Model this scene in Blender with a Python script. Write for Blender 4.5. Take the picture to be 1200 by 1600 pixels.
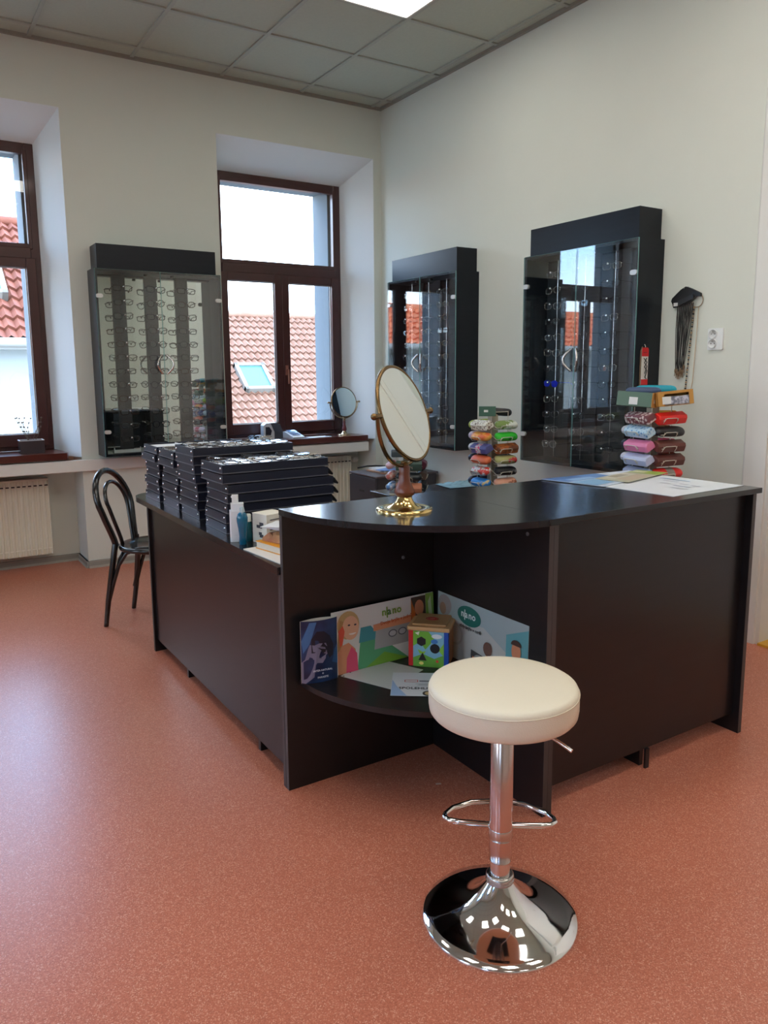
import bpy, math, random
from math import sin, cos, pi, radians as RAD
from mathutils import Vector as V, Matrix, Euler
random.seed(7)
for o in list(bpy.data.objects): bpy.data.objects.remove(o)
S = bpy.context.scene
COL = S.collection

# ------------------------------------------------------------------ camera
f_px, yaw, pitch, roll = 1197.9, 0.56802, -0.15243, -0.00697
u0, v0 = 601.95, 762.32
fw = V((sin(yaw)*cos(pitch), cos(yaw)*cos(pitch), sin(pitch)))
rt = V((cos(yaw), -sin(yaw), 0)); up = rt.cross(fw)
R2 = rt*cos(roll)+up*sin(roll); U2 = -rt*sin(roll)+up*cos(roll)
cd = bpy.data.cameras.new('camera'); cam = bpy.data.objects.new('camera', cd); COL.objects.link(cam)
M = Matrix(((R2.x, U2.x, -fw.x), (R2.y, U2.y, -fw.y), (R2.z, U2.z, -fw.z))).to_4x4()
M.translation = V((-3.5022, -5.5180, 1.3557))
cam.matrix_world = M
cd.sensor_width = 36; cd.sensor_fit = 'AUTO'; cd.lens = f_px/1600*36
cd.shift_x = (600-u0)/1600; cd.shift_y = (v0-800)/1600
cd.clip_start = .05; cd.clip_end = 300
S.camera = cam

# ------------------------------------------------------------------ world, sun, exposure
SKY_STRENGTH = 2.1; SUN_STRENGTH = 5.5; PANEL_STRENGTH = 7.2
w = bpy.data.worlds.new('sky'); S.world = w; w.use_nodes = True
nt = w.node_tree; nt.nodes.clear()
wo = nt.nodes.new('ShaderNodeOutputWorld'); bg = nt.nodes.new('ShaderNodeBackground')
tc = nt.nodes.new('ShaderNodeTexCoord'); sep = nt.nodes.new('ShaderNodeSeparateXYZ')
rp = nt.nodes.new('ShaderNodeValToRGB')
rp.color_ramp.elements[0].position = 0.0; rp.color_ramp.elements[0].color = (3.2, 4.1, 5.0, 1)
rp.color_ramp.elements[1].position = .55; rp.color_ramp.elements[1].color = (.9, 2.4, 5.0, 1)
e_ = rp.color_ramp.elements.new(.22); e_.color = (1.5, 2.9, 5.0, 1)
nz = nt.nodes.new('ShaderNodeTexNoise'); nz.inputs['Scale'].default_value = 2.3; nz.inputs['Detail'].default_value = 7
cr = nt.nodes.new('ShaderNodeValToRGB'); cr.color_ramp.elements[0].position = .46; cr.color_ramp.elements[1].position = .64
mx = nt.nodes.new('ShaderNodeMixRGB'); mx.inputs[2].default_value = (4.8, 4.8, 4.8, 1)
nt.links.new(tc.outputs['Generated'], sep.inputs[0]); nt.links.new(sep.outputs['Z'], rp.inputs[0])
nt.links.new(tc.outputs['Generated'], nz.inputs['Vector']); nt.links.new(nz.outputs[0], cr.inputs[0])
nt.links.new(cr.outputs[0], mx.inputs[0]); nt.links.new(rp.outputs[0], mx.inputs[1])
nt.links.new(mx.outputs[0], bg.inputs[0]); bg.inputs[1].default_value = SKY_STRENGTH
nt.links.new(bg.outputs[0], wo.inputs[0])
sd = bpy.data.lights.new('sun', 'SUN'); sd.energy = SUN_STRENGTH; sd.angle = .009; sd.color = (1, .95, .86)
sun = bpy.data.objects.new('sun', sd); COL.objects.link(sun); sun.location = (0, -30, 40)
sun.rotation_euler = (RAD(38), 0, RAD(18))
vs = S.view_settings
vs.view_transform = 'Standard'; vs.look = 'None'; vs.gamma = 1.0; vs.use_curve_mapping = False; vs.exposure = 0.27
S.cycles.max_bounces = 10; S.cycles.transparent_max_bounces = 24; S.cycles.glossy_bounces = 6
S.cycles.sample_clamp_indirect = 6; S.cycles.caustics_reflective = False; S.cycles.caustics_refractive = False

# ------------------------------------------------------------------ helpers: materials
def lin(c):
    def f(x):
        x /= 255
        return x/12.92 if x <= .04045 else ((x+.055)/1.055)**2.4
    return (f(c[0]), f(c[1]), f(c[2]), 1)
MATS = {}
def mat(name, rgb, rough=.5, metal=0., spec=.5, noise=0., nscale=20., bump=0., bscale=200., coat=0., emit=None, es=0.):
    if name in MATS: return MATS[name]
    m = bpy.data.materials.new(name); m.use_nodes = True
    n = m.node_tree; b = n.nodes['Principled BSDF']
    b.inputs['Base Color'].default_value = lin(rgb); b.inputs['Roughness'].default_value = rough
    b.inputs['Metallic'].default_value = metal; b.inputs['Specular IOR Level'].default_value = spec
    b.inputs['Coat Weight'].default_value = coat; b.inputs['Coat Roughness'].default_value = .08
    if emit:
        b.inputs['Emission Color'].default_value = lin(emit); b.inputs['Emission Strength'].default_value = es
    t = n.nodes.new('ShaderNodeTexCoord')
    if noise:
        q = n.nodes.new('ShaderNodeTexNoise'); q.inputs['Scale'].default_value = nscale; q.inputs['Detail'].default_value = 5
        x = n.nodes.new('ShaderNodeMixRGB'); x.blend_type = 'MULTIPLY'; x.inputs[0].default_value = noise
        x.inputs[1].default_value = lin(rgb); n.links.new(t.outputs['Object'], q.inputs['Vector'])
        n.links.new(q.outputs['Fac'], x.inputs[2]); n.links.new(x.outputs[0], b.inputs['Base Color'])
    if bump:
        q = n.nodes.new('ShaderNodeTexNoise'); q.inputs['Scale'].default_value = bscale
        u = n.nodes.new('ShaderNodeBump'); u.inputs['Strength'].default_value = bump; u.inputs['Distance'].default_value = .002
        n.links.new(t.outputs['Object'], q.inputs['Vector']); n.links.new(q.outputs['Fac'], u.inputs['Height'])
        n.links.new(u.outputs[0], b.inputs['Normal'])
    MATS[name] = m; return m
def two_tone(name, a, b_, scale, lo=.45, hi=.55, rough=.5, stretch=(1, 1, 1), vor=False):
    if name in MATS: return MATS[name]
    m = mat(name, a, rough); n = m.node_tree; b = n.nodes['Principled BSDF']
    t = n.nodes.new('ShaderNodeTexCoord'); mp = n.nodes.new('ShaderNodeMapping'); mp.inputs['Scale'].default_value = stretch
    q = n.nodes.new('ShaderNodeTexVoronoi' if vor else 'ShaderNodeTexNoise'); q.inputs['Scale'].default_value = scale
    r = n.nodes.new('ShaderNodeValToRGB'); r.color_ramp.elements[0].position = lo; r.color_ramp.elements[1].position = hi
    r.color_ramp.elements[0].color = lin(a); r.color_ramp.elements[1].color = lin(b_)
    n.links.new(t.outputs['Object'], mp.inputs[0]); n.links.new(mp.outputs[0], q.inputs['Vector'])
    n.links.new(q.outputs[0], r.inputs[0]); n.links.new(r.outputs[0], b.inputs['Base Color'])
    return m
def glass(name, tint=(235, 245, 245), refl=.06, edge=None):
    if name in MATS: return MATS[name]
    m = bpy.data.materials.new(name); m.use_nodes = True; n = m.node_tree; n.nodes.clear()
    o = n.nodes.new('ShaderNodeOutputMaterial'); tr = n.nodes.new('ShaderNodeBsdfTransparent'); tr.inputs[0].default_value = lin(tint)
    g = n.nodes.new('ShaderNodeBsdfGlossy'); g.inputs['Roughness'].default_value = .0; g.inputs[0].default_value = (1, 1, 1, 1)
    fr = n.nodes.new('ShaderNodeLayerWeight'); fr.inputs[0].default_value = .5
    pw = n.nodes.new('ShaderNodeMath'); pw.operation = 'POWER'; pw.inputs[1].default_value = 5
    n.links.new(fr.outputs['Facing'], pw.inputs[0])
    ma = n.nodes.new('ShaderNodeMath'); ma.operation = 'MULTIPLY_ADD'; ma.inputs[1].default_value = .9; ma.inputs[2].default_value = refl
    ma.use_clamp = True
    x = n.nodes.new('ShaderNodeMixShader')
    n.links.new(pw.outputs[0], ma.inputs[0]); n.links.new(ma.outputs[0], x.inputs[0])
    n.links.new(tr.outputs[0], x.inputs[1]); n.links.new(g.outputs[0], x.inputs[2]); n.links.new(x.outputs[0], o.inputs[0])
    MATS[name] = m; return m

# ------------------------------------------------------------------ helpers: meshes
class MB:
    def __init__(s): s.v = []; s.f = []; s.m = []; s.sm = []
    def add(s, vs_, fs, m=0, smooth=False):
        k = len(s.v); s.v += [tuple(p) for p in vs_]
        for f in fs: s.f.append(tuple(i+k for i in f)); s.m.append(m); s.sm.append(smooth)
        return s
    def box(s, x0, x1, y0, y1, z0, z1, m=0, M=None):
        p = [(x, y, z) for z in (z0, z1) for y in (y0, y1) for x in (x0, x1)]
        if M is not None: p = [M @ V(q) for q in p]
        return s.add(p, [(0, 2, 3, 1), (4, 5, 7, 6), (0, 1, 5, 4), (2, 6, 7, 3), (0, 4, 6, 2), (1, 3, 7, 5)], m)
    def prism(s, poly, a, b, axis='z', m=0, smooth=False):
        def P(q, t):
            return {'z': (q[0], q[1], t), 'y': (q[0], t, q[1]), 'x': (t, q[0], q[1])}[axis]
        n = len(poly); ps = [P(q, a) for q in poly]+[P(q, b) for q in poly]
        s.add(ps, [tuple(range(n))[::-1], tuple(range(n, 2*n))], m)
        return s.add(ps, [(i, (i+1) % n, n+(i+1) % n, n+i) for i in range(n)], m, smooth)
    def tube(s, pts, r, seg=8, closed=False, m=0, cap=True):
        pts = [V(p) for p in pts]; n = len(pts); rr = r if isinstance(r, (list, tuple)) else [r]*n
        T = []
        for i in range(n):
            if closed: d = pts[(i+1) % n]-pts[i-1]
            else: d = pts[min(i+1, n-1)]-pts[max(i-1, 0)]
            T.append(d.normalized() if d.length > 1e-9 else V((0, 0, 1)))
        a = V((0, 0, 1)) if abs(T[0].z) < .9 else V((1, 0, 0))
        N = (a-T[0]*a.dot(T[0])).normalized(); vs_ = []
        for i in range(n):
            N = (N-T[i]*N.dot(T[i]))
            N = N.normalized() if N.length > 1e-6 else T[i].orthogonal().normalized()
            B = T[i].cross(N)
            vs_ += [pts[i]+(N*cos(2*pi*k/seg)+B*sin(2*pi*k/seg))*rr[i] for k in range(seg)]
        fs = []
        for i in range(n if closed else n-1):
            j = (i+1) % n
            fs += [(i*seg+k, i*seg+(k+1) % seg, j*seg+(k+1) % seg, j*seg+k) for k in range(seg)]
        s.add(vs_, fs, m, True)
        if cap and not closed:
            s.add(vs_[:seg], [tuple(range(seg))[::-1]], m); s.add(vs_[-seg:], [tuple(range(seg))], m)
        return s
    def lathe(s, prof, seg=32, m=0, c=(0, 0, 0), M=None, smooth=True):
        vs_ = []; n = len(prof)
        for r, z in prof:
            vs_ += [(c[0]+r*cos(2*pi*k/seg), c[1]+r*sin(2*pi*k/seg), c[2]+z) for k in range(seg)]
        if M is not None: vs_ = [M @ V(p) for p in vs_]
        fs = [(i*seg+k, i*seg+(k+1) % seg, (i+1)*seg+(k+1) % seg, (i+1)*seg+k) for i in range(n-1) for k in range(seg)]
        s.add(vs_, fs, m, smooth)
        if prof[0][0] > 1e-5: s.add(vs_[:seg], [tuple(range(seg))[::-1]], m)
        if prof[-1][0] > 1e-5: s.add(vs_[-seg:], [tuple(range(seg))], m)
        return s
    def ball(s, c, r, m=0, seg=12, rings=8):
        r = r if isinstance(r, (tuple, list)) else (r, r, r); vs_ = []
        for i in range(rings+1):
            t = pi*i/rings
            vs_ += [(c[0]+r[0]*sin(t)*cos(2*pi*k/seg), c[1]+r[1]*sin(t)*sin(2*pi*k/seg), c[2]+r[2]*cos(t)) for k in range(seg)]
        return s.add(vs_, [(i*seg+k, (i+1)*seg+k, (i+1)*seg+(k+1) % seg, i*seg+(k+1) % seg) for i in range(rings) for k in range(seg)], m, True)
    def loft(s, rings, m=0, smooth=True, cap=True):
        n = len(rings[0]); vs_ = [p for r in rings for p in r]
        s.add(vs_, [(i*n+k, i*n+(k+1) % n, (i+1)*n+(k+1) % n, (i+1)*n+k) for i in range(len(rings)-1) for k in range(n)], m, smooth)
        if cap: s.add(rings[0], [tuple(range(n))[::-1]], m); s.add(rings[-1], [tuple(range(n))], m)
        return s
    def mesh(s, name, mats):
        me = bpy.data.meshes.new(name); me.from_pydata(s.v, [], s.f)
        for q in (mats if isinstance(mats, (list, tuple)) else [mats]): me.materials.append(q)
        me.polygons.foreach_set('material_index', s.m); me.polygons.foreach_set('use_smooth', s.sm)
        me.update(); return me
def link(name, me, parent=None, loc=None, rot=None, bevel=0., seg=2):
    o = bpy.data.objects.new(name, me); COL.objects.link(o)
    if parent: o.parent = parent
    if loc is not None: o.location = loc
    if rot is not None: o.rotation_euler = rot if isinstance(rot, (tuple, list, Euler)) else (0, 0, rot)
    if bevel:
        b = o.modifiers.new('bevel', 'BEVEL'); b.width = bevel; b.segments = seg; b.limit_method = 'ANGLE'; b.angle_limit = RAD(40)
    return o
def part(parent, name, mb, mats, bevel=0., loc=None, rot=None, label=None, seg=2):
    o = link(name, mb if isinstance(mb, bpy.types.Mesh) else mb.mesh(name, mats), parent, loc, rot, bevel, seg)
    if label: o['label'] = label
    return o
def tag(o, label, cat, group=None, kind=None):
    o['label'] = label; o['category'] = cat
    if group: o['group'] = group
    if kind: o['kind'] = kind
    return o
def thing(name, label, cat, loc=(0, 0, 0), rot=0, group=None):
    o = bpy.data.objects.new(name, None); COL.objects.link(o); o.empty_display_size = .05
    o.location = loc; o.rotation_euler = rot if isinstance(rot, (tuple, list)) else (0, 0, rot)
    return tag(o, label, cat, group)
def single(name, label, cat, mb, mats, loc=(0, 0, 0), rot=0, group=None, bevel=0.):
    return tag(link(name, mb if isinstance(mb, bpy.types.Mesh) else mb.mesh(name, mats), None, loc, rot, bevel), label, cat, group)
def struct(name, mb, mats, label, cat, bevel=0.):
    return tag(link(name, mb.mesh(name, mats), None, None, None, bevel), label, cat, None, 'structure')
def lettering(parent, s, size, m, loc, rot=(RAD(90), 0, 0), name='lettering', sx=1., shear=0., align='CENTER', bold=.018):
    cu = bpy.data.curves.new('t', 'FONT'); cu.body = s; cu.size = size; cu.align_x = align; cu.align_y = 'CENTER'
    cu.extrude = .00015; cu.offset = bold*size; cu.shear = shear; cu.resolution_u = 2
    t = bpy.data.objects.new('t', cu); COL.objects.link(t)
    bpy.context.view_layer.update()
    me = bpy.data.meshes.new_from_object(t.evaluated_get(bpy.context.evaluated_depsgraph_get()))
    bpy.data.objects.remove(t); bpy.data.curves.remove(cu)
    me.materials.clear(); me.materials.append(m); me.name = name
    o = link(name, me, parent, loc, rot); o.scale = (sx, 1, 1); return o
def ell(cx, cz, rx, rz, n=20, a0=0, a1=2*pi):
    full = abs(a1-a0-2*pi) < 1e-6
    return [(cx+rx*cos(a0+(a1-a0)*k/(n if full else n-1)), cz+rz*sin(a0+(a1-a0)*k/(n if full else n-1))) for k in range(n)]
def rrect(x0, x1, y0, y1, r, n=5):
    p = []
    for cx, cy, a in ((x1-r, y1-r, 0), (x0+r, y1-r, pi/2), (x0+r, y0+r, pi), (x1-r, y0+r, 3*pi/2)):
        p += [(cx+r*cos(a+pi/2*k/n), cy+r*sin(a+pi/2*k/n)) for k in range(n+1)]
    return p
def order(i, n):
    if i == 0: return 'top'
    if i == n-1: return 'bottom'
    return ['', 'second', 'third', 'fourth', 'fifth', 'sixth', 'seventh', 'eighth', 'ninth', 'tenth', 'eleventh'][i]

# ------------------------------------------------------------------ materials
def floor_mat():
    m = mat('terracotta_vinyl', (196, 114, 88), .31, spec=.5); n = m.node_tree; b = n.nodes['Principled BSDF']
    t = n.nodes.new('ShaderNodeTexCoord')
    v = n.nodes.new('ShaderNodeTexVoronoi'); v.inputs['Scale'].default_value = 400
    r = n.nodes.new('ShaderNodeValToRGB'); el = r.color_ramp.elements
    el[0].position = 0; el[0].color = lin((176, 98, 74)); el[1].position = .35; el[1].color = lin((194, 112, 86))
    for p, c in ((.7, (200, 119, 93)), (.86, (210, 136, 110)), (1., (222, 168, 144))):
        e = el.new(p); e.color = lin(c)
    sp = n.nodes.new('ShaderNodeSeparateColor'); n.links.new(v.outputs['Color'], sp.inputs[0])
    n.links.new(t.outputs['Object'], v.inputs['Vector']); n.links.new(sp.outputs[0], r.inputs[0])
    n.links.new(r.outputs[0], b.inputs['Base Color'])
    q = n.nodes.new('ShaderNodeTexNoise'); q.inputs['Scale'].default_value = 180
    u = n.nodes.new('ShaderNodeBump'); u.inputs['Strength'].default_value = .12; u.inputs['Distance'].default_value = .001
    n.links.new(t.outputs['Object'], q.inputs['Vector']); n.links.new(q.outputs['Fac'], u.inputs['Height']); n.links.new(u.outputs[0], b.inputs['Normal'])
    return m
def wood_black(name, rgb, rough, stretch, spec=.45):
    m = mat(name, rgb, rough, spec=spec); n = m.node_tree; b = n.nodes['Principled BSDF']
    t = n.nodes.new('ShaderNodeTexCoord'); mp = n.nodes.new('ShaderNodeMapping'); mp.inputs['Scale'].default_value = stretch
    q = n.nodes.new('ShaderNodeTexNoise'); q.inputs['Scale'].default_value = 6; q.inputs['Detail'].default_value = 6
    r = n.nodes.new('ShaderNodeValToRGB'); c = lin(rgb)
    r.color_ramp.elements[0].color = (c[0]*.7, c[1]*.7, c[2]*.7, 1); r.color_ramp.elements[1].color = (c[0]*1.35, c[1]*1.35, c[2]*1.35, 1)
    n.links.new(t.outputs['Object'], mp.inputs[0]); n.links.new(mp.outputs[0], q.inputs['Vector']); n.links.new(q.outputs['Fac'], r.inputs[0])
    n.links.new(r.outputs[0], b.inputs['Base Color']); return m
M_floor = floor_mat()
M_wall = mat('wall_paint', (220, 222, 210), .85, noise=.05, nscale=3, bump=.05, bscale=90)
M_reveal = mat('reveal_paint', (228, 230, 228), .8)
M_ceil = mat('ceiling_tile', (190, 196, 180), .95, noise=.12, nscale=60, bump=.3, bscale=300)
M_grid = mat('ceiling_grid', (172, 176, 164), .6)
M_white = mat('white_trim', (228, 226, 218), .5)
M_frame = mat('mahogany_frame', (74, 33, 30), .34, noise=.35, nscale=9, coat=.25)
M_sill = mat('mahogany_sill', (88, 38, 30), .28, noise=.3, nscale=9, coat=.4)
M_skirt = mat('grey_skirting', (150, 148, 138), .45)
M_rad = mat('cream_enamel', (226, 220, 200), .4)
M_dark = mat('dark_slot', (40, 38, 36), .7)
M_black = wood_black('black_laminate', (24, 22, 24), .30, (1, 1, 8))
M_blackh = wood_black('black_laminate_top', (30, 30, 34), .17, (8, 1, 1))
M_edge = mat('black_edge_band', (66, 62, 62), .45)
M_cab = wood_black('cabinet_black', (17, 22, 30), .33, (1, 1, 8), .3)
M_col = wood_black('display_column_grey', (62, 62, 64), .5, (1, 1, 10))
M_mirror = mat('mirror_silver', (226, 232, 228), .0, 1.0)
M_chrome = mat('chrome', (236, 236, 236), .06, 1.0)
M_satin = mat('satin_steel', (205, 200, 195), .22, 1.0)
M_brass = mat('brass', (228, 198, 132), .14, 1.0)
M_oldbrass = mat('aged_brass', (126, 100, 66), .25, 1.0)
M_glass = glass('door_glass', (249, 252, 252), .062)
M_pane = glass('window_glass', (252, 254, 254), .035)
M_lens = glass('demo_lens', (248, 250, 250), .04)
M_gedge = mat('glass_edge', (120, 165, 160), .2)
M_leather = mat('white_leatherette', (232, 222, 200), .42, bump=.15, bscale=350)
M_turned = mat('turned_wood', (134, 66, 38), .32, noise=.4, nscale=14, coat=.3)
M_chair = mat('black_lacquer', (20, 19, 20), .22, coat=.4)
M_tray = mat('tray_leatherette', (24, 28, 44), .40, bump=.15, bscale=400)
M_felt = mat('white_felt', (226, 226, 226), .9)
M_blackp = mat('black_plastic', (18, 18, 20), .35)
M_wire = mat('cream_wire', (205, 198, 182), .35)
M_panel = mat('light_diffuser', (255, 255, 250), .5, emit=(255, 252, 244), es=PANEL_STRENGTH)
def C(rgb, rough=.5, **k): return mat('c_%d_%d_%d_%d' % (rgb[0], rgb[1], rgb[2], int(rough*100)), rgb, rough, **k)

# ------------------------------------------------------------------ room
H = 3.42; X0 = -6.4; Y0 = -9.0; T = .62
struct('floor', MB().box(X0-.32, .15, Y0-.2, .32, -.1, 0), M_floor, 'speckled terracotta vinyl floor of the shop', 'floor')
cl = MB().box(X0-.2, .15, Y0-.2, .2, H+.008, H+.1)
struct('ceiling', cl, M_ceil, 'grey suspended tile ceiling of the shop', 'ceiling')
gr = MB(); xs = [-.7155+.625*k for k in range(1, -10, -1)]; ys = [-.185-.625*k for k in range(0, 15)]
for x in xs:
    if X0 < x < 0: gr.box(x-.012, x+.012, Y0, 0, H-.002, H+.012)
for y in ys:
    if y > Y0: gr.box(X0, 0, y-.012, y+.012, H-.0015, H+.012)
struct('trim_1', gr, M_grid, 'white metal grid bars of the suspended ceiling', 'ceiling grid')
an = MB().box(X0, 0, -.022, 0, H-.012, H+.01).box(-.022, 0, Y0, -.022, H-.012, H+.01)
struct('trim_2', an, C((150, 146, 134), .6), 'grey wall angle around the ceiling edge', 'ceiling trim')

OPEN = [(-1.394, -.075, -1.332, -.222), (-3.79, -2.443, -3.675, -2.565), (-6.15, -4.80, -6.03, -4.92)]   # inner x0,x1, frame x0,x1
def pierced(opens, xa, xb):
    wb = MB(); edges = [xb]
    for a, b, c, d in opens: edges += [b, a]
    edges += [xa]
    for i in range(0, len(edges), 2): wb.box(edges[i+1], edges[i], 0, T, 0, H)
    for a, b, c, d in opens:
        wb.box(a, b, 0, T, 3.034, H)                                   # lintel
        wb.prism([(0, 3.034), (.36, 3.034), (.36, 2.862), (.3, 2.862)], a, b, 'x', 1)   # splayed head
        wb.prism([(b, 0), (b, .36), (d, .36), (d, .3)], .78, 3.034, 'z', 1)
        wb.prism([(a, 0), (c, .3), (c, .36), (a, .36)], .78, 3.034, 'z', 1)
        wb.box(a, b, .36, T, 2.83, 3.034, 2).box(d-.085, b, .36, T, .78, 2.83, 2).box(a, c+.085, .36, T, .78, 2.83, 2)   # outer jambs
        wb.box(a, b, .3, T, 0, .78)                                    # back of the radiator niche
    return wb
M_jamb = mat('outer_render', (112, 118, 122), .9)
struct('wall_back', pierced(OPEN, X0-T, .15), [M_wall, M_reveal, M_jamb], 'white window wall with deep splayed window reveals', 'wall')
SIDE = [(-2.60, -1.28, -2.49, -1.39), (-5.10, -3.78, -4.99, -3.89), (-7.6, -6.28, -7.49, -6.39)]  # left-wall openings, made up out of view to bring in daylight
wl = struct('wall_left', pierced(SIDE, Y0-.15, 0), [M_wall, M_reveal, M_jamb], 'plain wall with windows at the left end of the shop', 'wall')
wl.rotation_euler = (0, 0, pi/2); wl.location = (X0, 0, 0)
wr = MB().box(0, .15, -3.43, 0, 0, H).box(0, .15, -5.23, -3.43, 2.96, H).box(0, .15, Y0, -5.23, 0, H)
struct('wall_right', wr, M_wall, 'bare cream wall carrying two tall display cabinets', 'wall')
struct('wall_front', MB().box(X0, 0, Y0-.15, Y0, 0, H), M_wall, 'plain wall at the front end of the shop', 'wall')
# door in the right wall
dr = MB()
dr.prism([(0, -3.43), (-.014, -3.43), (-.012, -3.32), (-.006, -3.31), (0, -3.31)], 0, 3.03, 'z')
dr.prism([(0, -5.23), (0, -5.35), (-.006, -5.35), (-.012, -5.34), (-.014, -5.23)], 0, 3.03, 'z')
dr.box(-.014, 0, -5.23, -3.43, 2.94, 3.03).box(0, .1, -3.45, -3.43, 0, 2.96).box(0, .1, -5.23, -5.21, 0, 2.96)
struct('trim_3', dr, M_white, 'white moulded casing around the doorway in the right wall', 'door casing')
dp = struct('door_1', MB().box(.08, .12, -5.21, -3.45, .012, 2.94).box(.075, .08, -4.24, -3.56, .25, 1.0).box(.075, .08, -5.1, -4.42, .25, 1.0), M_white, 'white panelled door in the right wall', 'door')
hd = MB().tube([(.08, -4.23, 1.05), (.03, -4.23, 1.05), (.03, -4.12, 1.05)], .008, 10)
part(dp, 'handle', hd, M_satin)
struct('trim_4', MB().box(-.012, .1, -5.21, -3.45, 0, .012), C((214, 160, 52), .45), 'yellow threshold strip under the door', 'threshold')

# skirting along walls and into the niches
def skirt(path, h=.05, t=.012):
    b = MB()
    for (x0, y0), (x1, y1) in zip(path[:-1], path[1:]):
        d = V((x1-x0, y1-y0, 0)); L = d.length; a = math.atan2(d.y, d.x)
        Mx = Matrix.Translation((x0, y0, 0)) @ Matrix.Rotation(a, 4, 'Z')
        b.box(-.001, L+.001, -t, 0, 0, h, 0, Mx); b.box(-.001, L+.001, -t-.006, 0, 0, .016, 1, Mx); b.box(-.001, L+.001, -t-.003, 0, h-.006, h, 1, Mx)
    return b
pth = [(X0, 0)]
for a, b, c, d in OPEN[::-1]: pth += [(a, 0), (a, .3), (b, .3), (b, 0)]
pth += [(0, 0)]
struct('baseboard_back', skirt(pth), [M_skirt, C((176, 172, 160), .4)], 'grey vinyl skirting along the window wall', 'skirting')
struct('baseboard_right', skirt([(0, 0), (0, -3.31)]), [M_skirt, C((176, 172, 160), .4)], 'grey vinyl skirting along the right wall', 'skirting')
# cable trunking under the sills
tk = MB().prism(rrect(-.035, 0, .685, .765, .006, 3), X0, -.165, 'x')
struct('trim_5', tk, M_white, 'white cable trunking running below the window sills', 'cable trunking')

# windows
def window(n, a, b, c, d, lab):
    y0, y1, z0, z1 = .3, .365, .82, 2.862; cx = (c+d)/2
    fr = MB()
    fr.box(c, c+.06, y0, y1, z0, z1).box(d-.06, d, y0, y1, z0, z1).box(c+.06, d-.06, y0, y1, z1-.055, z1).box(c+.06, d-.06, y0, y1, z0, z0+.05)
    fr.box(c+.06, d-.06, y0-.012, y1, 2.10, 2.19)
    o = struct('window_%d' % n, fr, M_frame, lab, 'window', .004)
    for s, (xa, xb) in enumerate(((c+.035, cx), (cx, d-.035))):
        q = MB().box(xa, xa+.062, y0-.022, y0+.03, z0+.03, 2.12).box(xb-.062, xb, y0-.022, y0+.03, z0+.03, 2.12)
        q.box(xa+.062, xb-.062, y0-.022, y0+.03, z0+.03, z0+.115).box(xa+.062, xb-.062, y0-.022, y0+.03, 2.055, 2.12)
        sh = part(o, 'sash', q, M_frame, .004)
        part(sh, 'pane', MB().box(xa+.055, xb-.055, y0+.012, y0+.018, z0+.1, 2.06), M_pane)
        g = MB()
        for (p0, p1, q0, q1) in ((xa+.062, xa+.068, z0+.115, 2.055), (xb-.068, xb-.062, z0+.115, 2.055), (xa+.068, xb-.068, z0+.115, z0+.121), (xa+.068, xb-.068, 2.049, 2.055)): g.box(p0, p1, y0+.004, y0+.01, q0, q1)
        part(sh, 'glazing_seal', g, C((215, 215, 210), .5))
        if s: part(sh, 'handle', MB().box(cx+.012, cx+.036, y0-.03, y0-.022, 1.32, 1.40).tube([(cx+.024, y0-.03, 1.365), (cx+.024, y0-.055, 1.365), (cx+.024, y0-.058, 1.25)], [.009, .009, .008], 8), C((150, 96, 80), .35))
    t = MB().box(c+.045, c+.07, y0-.008, y0+.04, 2.18, z1-.04).box(d-.07, d-.045, y0-.008, y0+.04, 2.18, z1-.04).box(c+.07, d-.07, y0-.008, y0+.04, 2.18, 2.215).box(c+.07, d-.07, y0-.008, y0+.04, z1-.07, z1-.04)
    ts = part(o, 'transom_sash', t, M_frame, .003)
    part(ts, 'pane', MB().box(c+.06, d-.06, y0+.012, y0+.018, 2.2, z1-.055), M_pane)
    sl = MB().prism([(a+.03, -.045), (b-.1, -.045), (b-.085, .0), (d+.002, .3), (c-.002, .3), (a+.02, 0)], .775, .82)
    part(o, 'sill', sl, M_sill, .004)
    part(o, 'apron', MB().box(a, b-.09, .0, .02, .74, .775), M_white)
    return o
LABW = ['tall dark brown window beside the room corner, over the drawer chest', 'tall dark brown window at the left edge of the photo, over a radiator', 'tall dark brown window at the far left end of the window wall']  # last window is unseen, added to bring in more sky light
for n, (q, l) in enumerate(zip(OPEN, LABW)): window(n+1, *q, l)
LABS = ['tall dark brown window in the left wall, nearest the window wall', 'tall dark brown window in the middle of the left wall', 'tall dark brown window in the left wall, farthest from the window wall']  # unseen windows, added to brighten the room from the left
for n, (q, l) in enumerate(zip(SIDE, LABS)):
    o = window(n+4, *q, l); o.rotation_euler = (0, 0, pi/2); o.location = (X0, 0, 0)

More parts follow.
